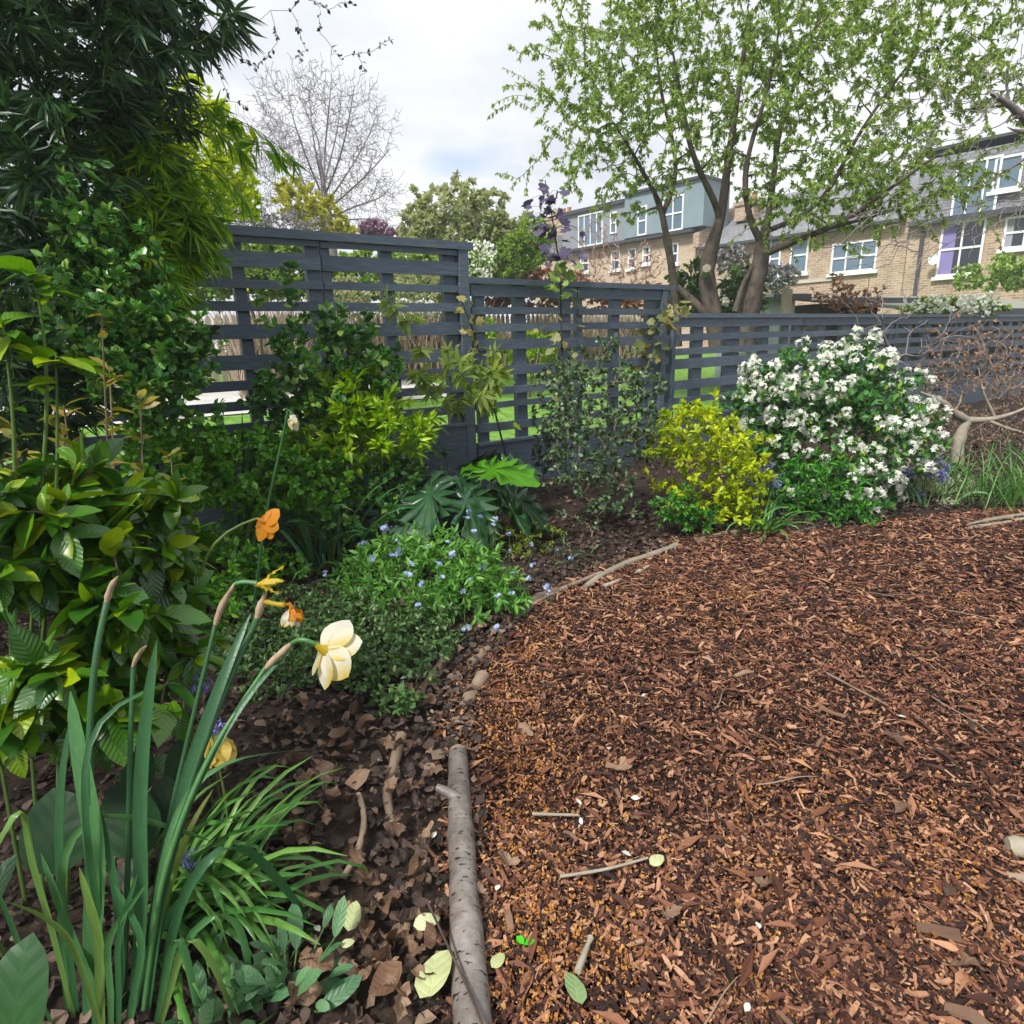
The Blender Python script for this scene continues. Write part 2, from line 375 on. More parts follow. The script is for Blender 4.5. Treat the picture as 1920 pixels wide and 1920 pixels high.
def shrub(name, label, cat, base, ells, nt, per, tpl, size, lmat, smat, seed, singles=0, nstem=6, shell=0.35, spread=0.06, rmax=0.012, rtip=0.0012,
          arch=0.1, s0=0.25, ang=60, droop=0.0, nup=1.0, nrand=0.6, group=None, lw=0.2, jit=0.03, vary=0.3, mass='foliage', stems='stem', extra=None, minz=None):
    rng = np.random.default_rng(seed); base = np.array(base, float); root = thing(name, label, cat, base, group)
    T = ell_points(rng, nt, ells, shell)
    if extra is not None: T = np.concatenate([T, np.asarray(extra, float)])
    zmin = (terrain(base[0], base[1]) + 0.03) if minz is None else minz
    T[:, 2] = np.maximum(T[:, 2], zmin + rng.random(len(T)) * 0.05)
    st = [(base + np.array([rng.normal() * spread, rng.normal() * spread, -0.01]), rmax * (0.7 + 0.5 * rng.random())) for _ in range(nstem)]
    P, R = grow(rng, st, T, rmax=rmax, rtip=rtip, arch=arch, lw=lw, jit=jit)
    part(stems if stems != 'stem' else 'branches', Geo().tubes(P, R, 4, var=rng.random(len(P))), smat, root, 'stuff')
    pos, rot, d = on_paths(rng, P, per, s0, ang, droop, nup, nrand)
    pos[:, 2] = np.maximum(pos[:, 2], zmin - 0.02)
    sc = size * (1 - vary + 2 * vary * rng.random(len(pos)))
    if lmat is not None: foliage(root, tpl, lmat, pos, rot, sc, singles, mass=mass, rng=rng)
    return root, P, R, rng
# ------------------------------------------------------------------ the ground
X, Y, Z = np.eye(3)
M_soil = rough_mat('soil', [(0.3, (0.012, 0.008, 0.006)), (0.55, (0.035, 0.022, 0.015)), (0.75, (0.075, 0.048, 0.032))], 38, 0.9, 0.8, dist=0.02)
M_mulchbase = rough_mat('mulch_base', [(0.3, (0.016, 0.008, 0.006)), (0.55, (0.06, 0.028, 0.018)), (0.75, (0.14, 0.07, 0.043))], 60, 0.9, 0.9, dist=0.02)
M_lawn = rough_mat('lawn', [(0.3, (0.055, 0.13, 0.016)), (0.5, (0.12, 0.26, 0.03)), (0.7, (0.22, 0.36, 0.06))], 9, 0.9, 0.5, dist=0.03)
M_far = rough_mat('rough_ground', [(0.3, (0.05, 0.06, 0.025)), (0.7, (0.14, 0.13, 0.07))], 1.5, 0.95, 0.3)
M_pave = rough_mat('paving', [(0.3, (0.42, 0.41, 0.39)), (0.7, (0.62, 0.61, 0.59))], 3, 0.8, 0.1)
def grid(xs, ys, fz, uv=None):
    xx, yy = np.meshgrid(xs, ys, indexing='ij'); P = np.stack([xx, yy, np.zeros_like(xx)], -1) if uv is None else uv(xx, yy)
    P[..., 2] = fz(P[..., 0], P[..., 1]); a, b = xx.shape; idx = np.arange(a * b).reshape(a, b)
    q = np.stack([idx[:-1, :-1], idx[1:, :-1], idx[1:, 1:], idx[:-1, 1:]], -1).reshape(-1, 4)
    return P.reshape(-1, 3), np.concatenate([q[:, [0, 1, 2]], q[:, [0, 2, 3]]])
def bumps(x, y, k=1.0):
    return k * (0.012 * np.sin(3.1 * x + 1.3 * y) * np.sin(2.3 * y - 0.9 * x + 1) + 0.006 * np.sin(9 * x + 2) * np.sin(8 * y + 1))
w_ = lambda lo, hi, n, p: np.sign(np.linspace(-1, 1, n)) * np.abs(np.linspace(-1, 1, n)) ** p
gx = np.where(w_(0, 0, 90, 2.2) < 0, w_(0, 0, 90, 2.2) * 150, w_(0, 0, 90, 2.2) * 150)
V, T = grid(gx, gx + 6, lambda x, y: terrain(x, y) - 0.03)
solo('ground', Geo().add(V, T), M_far, 'rough earth ground stretching to the horizon', None, kind='structure', base=(0, 0, 0))
# edge between the planting and the mulched area, from the near log round to the right of the fence
EDGE = np.array([(-0.05, -1.6), (-0.085, 0.4)] + [tuple(gnd(u, v)[:2]) for u, v in [(880, 1900), (862, 1650), (850, 1400), (862, 1290), (960, 1165), (1100, 1080), (1270, 1020), (1440, 1003), (1560, 1003), (1680, 985), (1800, 968), (1960, 960)]] + [(4.2, 3.7), (6.5, 4.6)])
def edge_x(y): return np.interp(y, EDGE[:, 1], EDGE[:, 0])
yy = np.concatenate([np.linspace(-1.6, 0.5, 12)[:-1], np.linspace(0.5, 4.6, 110)]); ss = np.linspace(0, 1, 80)
def uvm(a, b): return np.stack([edge_x(b) + a * (6.6 - edge_x(b)), b, np.zeros_like(a)], -1)
V, T = grid(ss, yy, lambda x, y: 0.006 + bumps(x, y), uvm)
solo('path', Geo().add(V, T), M_mulchbase, 'broad mulched path area of the garden', None, kind='structure', base=(0, 0, 0))
def uvb(a, b):                                  # planting bed, from the mulch edge back to the fence
    x0 = np.where(b < 3.35, edge_x(b) + 0.03, 6.6); f = np.clip((b - 3.3) / 1.0, 0, 1); return np.stack([-4 + a * (x0 + 4), b, np.zeros_like(a)], -1)
def bed_z(x, y):
    d = (x - FP0[0]) * FN[0] + (y - FP0[1]) * FN[1]; e = edge_x(y) - x
    return np.where(d > -0.35, 0.012 + 0.03 * np.clip(e / 0.4, 0, 1) + 1.6 * bumps(x, y), -0.025)
V, T = grid(np.linspace(0, 1, 90), np.concatenate([np.linspace(-1.6, 0.5, 10)[:-1], np.linspace(0.5, 9.5, 150)]), bed_z, lambda a, b: np.stack([-4 + a * (np.where(b < 4.6, edge_x(b) + 0.03, 8) + 4), b, np.zeros_like(a)], -1))
solo('flower_bed', Geo().add(V, T), M_soil, 'dark soil of the planting bed along the fence', None, kind='structure', base=(0, 0, 0))
def strip(t0, t1, d0, d1, h, nt=40, nd=20):
    return grid(np.linspace(t0, t1, nt), np.linspace(d0, d1, nd), lambda x, y: terrain(x, y) + h, lambda a, b: FP0 + FD * a[..., None] - FN * b[..., None])
V, T = strip(-14, 30, 0.25, 9.0, 0.0, 90, 40)
solo('lawn', Geo().add(V, T), M_lawn, 'bright green lawn beyond the slatted fence', None, kind='structure', base=(0, 0, 0))
V, T = strip(-9, 2.5, 4.2, 6.3, 0.015, 30, 8)
solo('paved_path', Geo().add(V, T), M_pave, 'pale paved path crossing the lawn beyond the fence', None, kind='structure', base=(0, 0, 0))

# ------------------------------------------------------------------ the slatted fence: three stepped runs
M_fence = rough_mat('fence_paint', [(0.25, (0.056, 0.078, 0.108)), (0.5, (0.088, 0.118, 0.155)), (0.66, (0.115, 0.15, 0.185)), (0.8, (0.19, 0.22, 0.245))], 7, 0.5, 0.5, stretch=(1.5, 1.5, 11), usevar=0.2, dist=0.006, detail=10)
rngF = np.random.default_rng(5)
def fence_run(label, t0, joints, t1, cap, slats, board, battens, endpost):
    root = thing('slat_fence', label, 'fence', fence_pt((t0 + t1) / 2, 0, 0), 'stepped runs of the slatted garden fence')
    def bx(name, a, b, o0, o1, z0, z1, jit=0.0015):
        g = Geo(); n = max(2, int(abs(b - a) / 0.25)) if abs(b - a) > 0.3 else 1
        sag = rngF.normal() * 0.003
        for i in range(n):
            aa, bb = a + (b - a) * i / n, a + (b - a) * (i + 1) / n
            g.box(FP0, FD, FN, Z, (aa, o0, z0), (bb, o1, z1), rngF.random() * 0.0)
        V_ = g.V; off = np.concatenate(V_); tt = ((off - FP0) @ FD - a) / (b - a + 1e-9)
        dz = sag * 4 * tt * (1 - tt) + rngF.normal() * 0.002 * (tt - 0.5)
        k = 0
        for j in range(len(V_)): V_[j][:, 2] += dz[k:k + len(V_[j])]; k += len(V_[j])
        return part(name, g, M_fence, root, smooth=False)
    bx('cap_rail', t0 - 0.01, t1 + 0.03, -0.035, 0.062, cap[0], cap[1])
    cuts = [t0] + joints + [t1]
    for z0, z1 in slats:
        for a, b in zip(cuts[:-1], cuts[1:]):
            j = rngF.normal() * 0.004
            bx('slat', a + 0.004, b - 0.004, 0.024, 0.042 + rngF.random() * 0.004, z0 + j, z1 + j)
    for a, b in battens: bx('batten', a, b, -0.022, 0.0215, 0.0, cap[0] - 0.003)
    for a, b in zip(cuts[:-1], cuts[1:]):
        bx('gravel_board', a + 0.006, b - 0.006, 0.024, 0.05, 0.0, board); bx('board_cap', a + 0.006, b - 0.006, 0.0225, 0.058, board + 0.001, board + 0.02)
    for a, b in endpost: bx('post', a, b, -0.055, 0.0555, 0.0, cap[0] - 0.002)
    return root
tall = [(1.527, 1.556), (1.405, 1.483), (1.311, 1.352), (1.20, 1.247), (1.065, 1.137), (0.905, 0.98), (0.805, 0.856), (0.700, 0.748), (0.575, 0.632)]
fence_run('tall left run of the dark slatted fence beside the bamboo, highest of the three steps', -4.2, [-3.06, -2.12, -1.185], -0.262, (1.558, 1.602), tall, 0.49,
          [(-3.95, -3.89), (-3.5, -3.44), (-3.11, -3.01), (-2.6, -2.54), (-2.16, -2.08), (-1.64, -1.58), (-1.262, -1.19), (-1.18, -1.128), (-0.83, -0.76), (-0.43, -0.34)], [(-0.334, -0.268)])
mid = [(1.294, 1.362), (1.182, 1.226), (1.077, 1.124), (0.957, 1.022), (0.795, 0.855), (0.678, 0.728), (0.577, 0.617), (0.43, 0.487)]
fence_run('middle run of the dark slatted fence, one step lower than the tall run', -0.255, [0.625], 1.60, (1.366, 1.402), mid, 0.345,
          [(-0.21, -0.14), (0.10, 0.185), (0.50, 0.58), (0.64, 0.69), (0.98, 1.06), (1.36, 1.45)], [(1.49, 1.545)])
low = [(1.085, 1.155), (0.976, 1.031), (0.87, 0.925), (0.746, 0.828), (0.58, 0.655), (0.47, 0.52)]
bt = []
for a in (1.62, 3.52, 5.42): bt += [(a + 0.02, a + 0.08), (a + 0.30, a + 0.42), (a + 0.74, a + 0.92), (a + 1.25, a + 1.36), (a + 1.60, a + 1.68), (a + 1.78, a + 1.86)]
for a in np.arange(7.4, 12.6, 0.36): bt.append((a, a + 0.15))
fence_run('low right run of the dark slatted fence, behind the white flowered bush', 1.61, [3.50, 5.40, 7.30, 9.20, 11.0], 13.0, (1.157, 1.192), low, 0.345, bt, [(1.62, 1.639)])

# ------------------------------------------------------------------ picket fence, sheds and terrace beyond
M_picket = rough_mat('picket_wood', [(0.3, (0.30, 0.25, 0.19)), (0.7, (0.52, 0.45, 0.36))], 6, 0.85, 0.2, stretch=(6, 6, 1), usevar=0.4)
pa, pb = np.array([-7.2, 7.2]), np.array([3.4, 16.8]); pl = np.linalg.norm(pb - pa); pd = np.array([*((pb - pa) / pl), 0]); pn = np.array([pd[1], -pd[0], 0])
root = thing('picket_fence', 'pale weathered picket fence across the far side of the lawn', 'fence', (*((pa + pb) / 2), 0.5))
picket = None
for i in range(int(pl / 0.125)):
    p = np.array([*(pa), 0]) + pd * (i * 0.125); z = float(terrain(p[0], p[1])); p[2] = z
    if picket is None:
        g = Geo(); v = np.array([(-.042, 0, 0), (.042, 0, 0), (.042, 0, .98), (0, 0, 1.06), (-.042, 0, .98)]); vv = np.concatenate([v + [0, -.011, 0], v + [0, .011, 0]])
        t = [(0, 1, 2), (0, 2, 4), (2, 3, 4), (5, 7, 6), (5, 9, 7), (7, 9, 8)] + [q for a in range(5) for b in [(a + 1) % 5] for q in ((a, a + 5, b + 5), (a, b + 5, b))]
        g.add(vv, t); picket = g.mesh('picket', M_picket, smooth=False)
    o = bpy.data.objects.new('picket', picket); COL.objects.link(o); o.parent = root; o.location = tuple(p - np.array(root['_b'])); o.rotation_euler = (0, rngF.normal() * 0.012, math.atan2(pd[1], pd[0]))
for h in (0.28, 0.82):
    g = Geo()
    for i in range(16):
        a, b = pl * i / 16, pl * (i + 1) / 16; A = np.array([*pa, 0]) + pd * a - pn * 0.03; za = float(terrain(A[0], A[1])) + h; A[2] = za
        B = np.array([*pa, 0]) + pd * b - pn * 0.03; B[2] = float(terrain(B[0], B[1])) + h; e = unit(B - A)
        g.box(A, e, pn, np.cross(e, pn) * -1, (0, -.015, -.035), (np.linalg.norm(B - A), .015, .035))
    part('rail', g, M_picket, root, smooth=False)

HO = np.array([13.9, 20.0, 0.0]); HE = unit(np.array([-0.67, 0.74, 0.0])); HN = np.array([-HE[1], HE[0], 0.0])      # facade line; HN faces the garden
if HN @ HO > 0: HN = -HN
def fac(u, v, off=0.0):
    d = ray(u, v); o = HO + HN * off; p = EYE + d * (((o - EYE) @ HN) / (d @ HN)); return (p - HO) @ HE, p[2]
M_brick = brick_mat('brick', (0.42, 0.295, 0.19), (0.28, 0.175, 0.11), (0.48, 0.42, 0.35), ux=HE)
M_brick2 = brick_mat('brick_pale', (0.47, 0.36, 0.24), (0.38, 0.27, 0.17), (0.52, 0.46, 0.38), ux=HE)
M_slate = brick_mat('slate', (0.17, 0.18, 0.2), (0.23, 0.235, 0.25), (0.08, 0.08, 0.09), size=(0.22, 0.1), mort=0.008, ux=HE, noise=0.2)
M_clad = rough_mat('dormer_cladding', [(0.3, (0.17, 0.235, 0.26)), (0.7, (0.23, 0.30, 0.33))], 1.2, 0.6, 0.0)
M_clad2 = rough_mat('dormer_cladding_grey', [(0.3, (0.2, 0.22, 0.25)), (0.7, (0.26, 0.285, 0.32))], 1.2, 0.6, 0.0)
M_white = plain('white_paint', (0.78, 0.79, 0.80), 0.45)
M_glass = plain('window_glass', (0.10, 0.16, 0.22), 0.04, 1.0)  # blue tint in the colour stands in for reflected sky
M_glassdark = plain('window_glass_dark', (0.02, 0.022, 0.035), 0.06, 0.7)
M_curtain = plain('lilac_curtain', (0.22, 0.19, 0.42), 0.9)
M_curtain2 = plain('grey_curtain', (0.30, 0.31, 0.33), 0.9)
M_render = rough_mat('pale_render', [(0.3, (0.42, 0.38, 0.33)), (0.7, (0.56, 0.51, 0.46))], 2, 0.85, 0.0)
M_dark = plain('gutter', (0.045, 0.05, 0.055), 0.5)
M_terra = rough_mat('chimney_pot', [(0.3, (0.36, 0.17, 0.09)), (0.7, (0.5, 0.26, 0.14))], 5, 0.8, 0.0)
def hbox(name, mat, root, s0, s1, z0, z1, o0, o1, kind=None, label=None):
    return part(name, Geo().box(HO, HE, HN, Z, (min(s0, s1), o0, z0), (max(s0, s1), o1, z1)), mat, root, kind, label, smooth=False)
def window(root, u0, u1, v0, v1, off, cols=1, rows=2, glass=None, slope=0.0, sill=True):
    s0, zt = fac(u0, v0, off); s1, zb = fac(u1, v1, off); s0, s1 = min(s0, s1), max(s0, s1); zt, zb = max(zt, zb), min(zt, zb); fw = 0.06
    f = part('window', Geo().box(HO, HE, HN, Z, (s0, off, zb), (s1, off + 0.05, zb + fw)).box(HO, HE, HN, Z, (s0, off, zt - fw), (s1, off + 0.05, zt))
             .box(HO, HE, HN, Z, (s0, off, zb + fw), (s0 + fw, off + 0.05, zt - fw)).box(HO, HE, HN, Z, (s1 - fw, off, zb + fw), (s1, off + 0.05, zt - fw)), M_white, root, smooth=False)
    part('pane', Geo().box(HO, HE, HN, Z, (s0 + fw, off + 0.003, zb + fw), (s1 - fw, off + 0.012, zt - fw)), glass or M_glass, f, smooth=False)
    if glass is M_glassdark: part('curtain', Geo().box(HO, HE, HN, Z, (s1 - fw - (s1 - s0) * .3, off + 0.0125, zb + fw), (s1 - fw, off + 0.0145, zt - fw)), M_curtain if u0 == 1768 else M_curtain2, f, smooth=False)
    g = Geo()
    for i in range(1, cols): x = s0 + (s1 - s0) * i / cols; g.box(HO, HE, HN, Z, (x - 0.025, off + 0.0125, zb + fw), (x + 0.025, off + 0.04, zt - fw))
    for i in range(1, rows): z = zb + (zt - zb) * i / rows; g.box(HO, HE, HN, Z, (s0 + fw, off + 0.0125, z - 0.03), (s1 - fw, off + 0.043, z + 0.03))
    if g.n: part('glazing_bar', g, M_white, f, smooth=False)
    if sill: part('sill', Geo().box(HO, HE, HN, Z, (s0 - 0.08, off, zb - 0.1), (s1 + 0.08, off + 0.12, zb - 0.003)), M_white, f, smooth=False)
def chimney(root, s, z0, z1, w, npots):
    c = part('chimney', Geo().box(HO, HE, HN, Z, (s - w, -2.2, z0), (s + w, -1.4, z1)).box(HO, HE, HN, Z, (s - w - .06, -2.26, z1 + .001), (s + w + .06, -1.34, z1 + .16)), M_brick, root, smooth=False)
    for i in range(npots):
        x = s - w + (2 * w) * (i + 0.5) / npots; p = HO + HE * x + HN * -1.8
        part('chimney_pot', Geo().tubes(np.array([p + Z * (z1 + .1), p + Z * (z1 + .4), p + Z * (z1 + .46)]), np.array([.12, .1, .125]), 8), M_terra, c)
def gutter(root, u0, v0, u1, v1, off):
    a, za = fac(u0, v0, off); b, zb = fac(u1, v1, off); z = (za + zb) / 2; hbox('gutter', M_dark, root, a, b, z - 0.07, z + 0.05, off, off + 0.12); return z
# left house: long slate-blue loft dormer over pale brick
sL = fac(1062, 470)[0]; sR = fac(1306, 437)[0]; zf = 5.17; zt = 6.9
hA = thing('terraced_house', 'far terraced house with a long slate blue box dormer above pale brick', 'house', HO + HE * (sL + sR) / 2, 'row of terraced houses')
hbox('wall', M_brick2, hA, sR, sL + 2.2, -0.3, zf - 0.12, -7, 0.0)
sM = fac(1178, 450)[0]
hbox('dormer', M_clad2, hA, sM + 0.012, sL, zf, zt - 0.25, -5, 0.25); hbox('dormer', M_clad, hA, sR - 0.45, sM, zf + 0.05, zt + 0.0, -1.6, 0.3)
hbox('dormer_roof', M_dark, hA, sM + 0.012, sL + .15, zt - 0.248, zt - 0.1, -5.1, 0.4); hbox('dormer_roof', M_dark, hA, sR - 0.5, sM, zt + 0.002, zt + 0.1, -1.7, 0.42)
hbox('gutter', M_dark, hA, sR - 0.02, sL + 0.1, zf - 0.115, zf - 0.002, -0.2, 0.36)
for u0, u1, v0, v1, c, r in [(1085, 1131, 405, 457, 4, 1), (1145, 1157, 399, 437, 1, 2)]: window(hA, u0, u1, v0, v1, 0.25, c, r, None, 0, False)
for u0, u1, v0, v1, c, r in [(1197, 1213, 388, 440, 1, 2), (1244, 1281, 372, 430, 2, 2)]: window(hA, u0, u1, v0, v1, 0.3, c, r, None, 0, False)
for u0, u1, v0, v1 in [(1089, 1105, 478, 509), (1147, 1163, 471, 505), (1179, 1193, 467, 503), (1206, 1219, 463, 494), (1258, 1272, 457, 494)]: window(hA, u0, u1, v0, v1, 0.0, 1, 2, M_glassdark)
chimney(hA, sL + 2.0, zf - 1, 7.05, 0.75, 4); hbox('roof', M_slate, hA, sL + 0.16, sL + 2.3, zf, zf + 0.9, -6, -0.6)
# middle house: brick with slate roof slope and parapet
sB1 = sR - 0.02; sB0 = fac(1705, 430)[0]; zB = 4.45
hB = thing('terraced_house', 'middle terraced house with plain grey slate roof seen through the leafy tree', 'house', HO + HE * (sB0 + sB1) / 2, 'row of terraced houses')
hbox('wall', M_brick, hB, sB0 + 0.01, sB1 - 0.01, -0.3, zB, -7, -0.01)
rp = [(s, o, z) for s in (sB0 + 0.1, sB1 - 0.3) for o, z in ((0.25, zB - 0.02), (-4.0, zB + 2.2), (-4.0, zB + 0.02))]
part('roof', Geo().add([HO + HE * s + HN * o + Z * z for s, o, z in rp], [(0, 3, 4), (0, 4, 1), (0, 1, 2), (3, 5, 4), (1, 4, 5), (1, 5, 2)]), M_slate, hB, smooth=False)
part('parapet', Geo().add([HO + HE * (s) + HN * o + Z * z for s in (sB1 - 0.28, sB1 - 0.02) for o, z in ((0.3, zB), (0.3, zB + 0.5), (-4.1, zB + 2.5), (-4.1, zB))], [(0, 1, 2), (0, 2, 3), (4, 6, 5), (4, 7, 6), (1, 5, 6), (1, 6, 2), (0, 4, 5), (0, 5, 1), (3, 2, 6), (3, 6, 7), (0, 3, 7), (0, 7, 4)]), M_brick, hB, smooth=False)
hbox('gutter', M_dark, hB, sB0 + 0.1, sB1 - 0.3, zB - 0.12, zB - 0.021, 0.0, 0.35)
for u0, u1, v0, v1, c in [(1428, 1461, 449, 524, 2), (1485, 1513, 446, 511, 1), (1562, 1642, 458, 506, 3)]: window(hB, u0, u1, v0, v1, -0.01, c, 2)
z = fac(1505, 528)[1]; hbox('string_course', M_render, hB, *[fac(u, 525)[0] for u in (1455, 1560)], z - .06, z + .06, -0.009, 0.05)
chimney(hB, sB1 - 1.2, zB + 1, zB + 1.55, 0.4, 2)
# right house: slate-hung mansard with white windows over yellow brick
sC1 = sB0 - 0.01; sC0 = -7.5; zC = fac(1800, 408)[1]; zC2 = zC + 1.85
hC = thing('terraced_house', 'right-hand terraced house with white windows in a slate hung mansard', 'house', HO + HE * (sC0 + sC1) / 2, 'row of terraced houses')
hbox('wall', M_brick, hC, sC0, sC1, -0.3, zC - 0.1, -7, 0.0)
part('mansard', Geo().add([HO + HE * s + HN * o + Z * z for s in (sC0, sC1) for o, z in ((0.12, zC), (-0.35, zC2), (-6.5, zC2 + 0.2), (-6.5, zC))], [(0, 4, 5), (0, 5, 1), (1, 5, 6), (1, 6, 2), (0, 1, 2), (0, 2, 3), (4, 6, 5), (4, 7, 6), (3, 2, 6), (3, 6, 7)]), M_slate, hC, smooth=False)
hbox('gutter', M_dark, hC, sC0, sC1, zC - 0.099, zC + 0.05, -0.1, 0.3)
hbox('roof_edge', M_dark, hC, sC0, sC1 + .1, zC2 + 0.21, zC2 + 0.29, -6.6, -0.3)
for q in (0.4, 3.3): hbox('downpipe', M_dark, hC, sC1 - q - .05, sC1 - q + .05, 0, zC - .1, 0.003, 0.09)
window(hC, 1796, 1866, 306, 398, 0.13, 3, 1); window(hC, 1868, 1912, 296, 352, 0.1, 1, 1)
window(hC, 1768, 1836, 419, 513, 0.0, 2, 2, M_glassdark); window(hC, 1887, 1921, 408, 464, 0.0, 1, 2, M_glassdark); window(hC, 1958, 2010, 400, 480, 0.0, 2, 2, M_glassdark)
s0, z0 = fac(1757, 487); p = HO + HE * s0 + HN * 0.28 + Z * z0
dv_ = [p + 0.16 * (math.cos(a) * HE + math.sin(a) * Z) + HN * 0.06 for a in np.arange(12) * math.pi / 6]
part('satellite_dish', Geo().add(dv_ + [p - HN * 0.02], [(i, (i + 1) % 12, 12) for i in range(12)]), M_white, hC, label='white satellite dish')
part('dish_arm', Geo().tubes(np.array([p, p - HN * 0.15, p - HN * 0.27 - Z * 0.1]), np.array([.02, .02, .02]), 5), M_white, hC)
# low sheds behind the fence
M_felt = rough_mat('roof_felt', [(0.3, (0.20, 0.215, 0.18)), (0.7, (0.27, 0.28, 0.24))], 3, 0.9, 0.1)
M_shed = rough_mat('shed_boards', [(0.3, (0.10, 0.085, 0.07)), (0.7, (0.19, 0.165, 0.14))], 5, 0.85, 0.2, stretch=(1, 1, 8))
M_shedpaint = rough_mat('pale_blue_boards', [(0.3, (0.42, 0.50, 0.52)), (0.7, (0.55, 0.62, 0.63))], 4, 0.7, 0.1)
def shed(label, ua, va, ub, vb, Ya, Yb, drop, depth, wall, over=0.25, roofm=None):
    A = at(ua, va, Ya); B = at(ub, vb, Yb); ax = unit((B - A) * [1, 1, 0]); L = np.linalg.norm((B - A)[:2]); n_ = np.array([ax[1], -ax[0], 0]); n_ = -n_ if n_ @ A > 0 else n_
    r = thing('garden_shed', label, 'shed', (*((A + B) / 2)[:2], float(terrain(*((A + B) / 2)[:2]))), 'sheds behind the fence'); zt = (A[2] + B[2]) / 2; o = np.array([*A[:2], 0]); base = r['_b'][2] - .1
    part('wall', Geo().box(o, ax, n_, Z, (over, -depth + over, base), (L - over, 0, zt - drop - 0.06)), wall, r, smooth=False)
    c = [(0, -depth, zt), (L, -depth, zt), (L, over * 2, zt - drop), (0, over * 2, zt - drop)]; t_ = 0.05
    v = [o + ax * a + n_ * b + Z * h for a, b, h in c] + [o + ax * a + n_ * b + Z * (h - t_) for a, b, h in c]
    part('roof', Geo().add(v, [(0, 1, 2), (0, 2, 3), (4, 6, 5), (4, 7, 6), (0, 4, 5), (0, 5, 1), (1, 5, 6), (1, 6, 2), (2, 6, 7), (2, 7, 3), (3, 7, 4), (3, 4, 0)]), roofm or M_felt, r, smooth=False)
    part('fascia', Geo().box(o, ax, n_, Z, (0.01, over * 2 + 0.002, zt - drop - 0.1), (L - .01, over * 2 + 0.022, zt - drop - 0.005)), M_white if roofm is None and 'pale' in label else M_dark, r, smooth=False)
    return r
shed('low shed with a grey green felt roof behind the low fence, right of the tree', 1690, 545, 2080, 522, 9.6, 12.6, 0.42, 2.6, M_shed)
shed('dark open shed with a pale corrugated roof edge behind the low fence', 1520, 540, 1668, 545, 10.4, 11.2, 0.16, 1.6, M_shed, roofm=M_render)
shed('small pale blue garden shed just right of the leafy tree', 1432, 546, 1502, 543, 10.0, 10.3, 0.06, 1.2, M_shedpaint, 0.1, roofm=M_shedpaint)
g = at(1475, 560, 8.6)
solo('timber_post', Geo().box((g[0], g[1], terrain(g[0], g[1])), X, Y, Z, (-.05, -.05, 0), (.05, .05, g[2] + 0.12 - terrain(g[0], g[1]))), M_picket, 'square weathered timber post beside the pale blue shed', 'post', smooth=False)
g = at(1385, 556, 8.2); r = thing('wooden_ladder', 'short wooden ladder leaning against the leafy tree', 'ladder', (g[0], g[1], terrain(g[0], g[1])))
for sx in (-.09, .09): part('rail', Geo().box(np.array(r['_b']), X, unit([0.15, 1, 0]), unit([0.12, 0, 1]), (sx - .02, -.02, 0), (sx + .02, .02, 1.45)), M_picket, r, smooth=False)
for h in np.arange(0.2, 1.4, 0.17): part('rung', Geo().box(np.array(r['_b']), X, unit([0.15, 1, 0]), unit([0.12, 0, 1]), (-.12, -.03, h), (.12, -.021, h + .035)), M_picket, r, smooth=False)
# ------------------------------------------------------------------ plant materials
def G3(r, g, b): return (r, g, b)
L_bamdark = leaf_mat('bamboo_leaf_dark', [(0, (0.020, 0.048, 0.026)), (0.6, (0.040, 0.092, 0.042)), (1, (0.09, 0.165, 0.06))], 0.4, 0.3)
L_bamlit = leaf_mat('bamboo_leaf_light', [(0, (0.075, 0.17, 0.028)), (0.5, (0.15, 0.29, 0.04)), (0.85, (0.27, 0.42, 0.05)), (1, (0.42, 0.50, 0.06))], 0.42, 0.4)  # yellow greens raised so these leaves read as lit
L_gold = leaf_mat('golden_leaf', [(0, (0.20, 0.30, 0.012)), (0.5, (0.38, 0.46, 0.014)), (1, (0.56, 0.58, 0.025))], 0.5, 0.4, warm=(1.1, 1.1, 0.5))
L_goldfar = leaf_mat('golden_tree_leaf', [(0, (0.30, 0.40, 0.014)), (0.5, (0.46, 0.54, 0.018)), (1, (0.60, 0.64, 0.04))], 0.55, 0.45)
L_ever = leaf_mat('evergreen_leaf', [(0, (0.03, 0.095, 0.03)), (0.45, (0.075, 0.19, 0.052)), (0.8, (0.14, 0.28, 0.08)), (1, (0.28, 0.38, 0.10))], 0.33, 0.2, spec=0.6)
L_ever2 = leaf_mat('evergreen_leaf_fresh', [(0, (0.053, 0.150, 0.030)), (0.5, (0.105, 0.255, 0.045)), (1, (0.210, 0.390, 0.075))], 0.36, 0.25, spec=0.6)
L_box = leaf_mat('box_leaf', [(0, (0.035, 0.07, 0.037)), (0.6, (0.075, 0.13, 0.065)), (1, (0.17, 0.23, 0.13))], 0.4, 0.2)
L_boxdark = leaf_mat('dark_small_leaf', [(0, (0.023, 0.039, 0.026)), (1, (0.065, 0.078, 0.052))], 0.45, 0.15)
L_lime = leaf_mat('fresh_lime_leaf', [(0, (0.115, 0.230, 0.025)), (0.5, (0.230, 0.368, 0.034)), (1, (0.391, 0.506, 0.057))], 0.42, 0.42)
L_maple = leaf_mat('young_maple_leaf', [(0, (0.16, 0.26, 0.045)), (0.5, (0.25, 0.36, 0.07)), (1, (0.38, 0.46, 0.12))], 0.5, 0.45, sat=1.0)
L_tree = leaf_mat('tree_leaf', [(0, (0.10, 0.18, 0.045)), (0.4, (0.17, 0.28, 0.055)), (0.8, (0.27, 0.38, 0.07)), (1, (0.38, 0.47, 0.10))], 0.5, 0.58, sat=0.95, val=1.3)
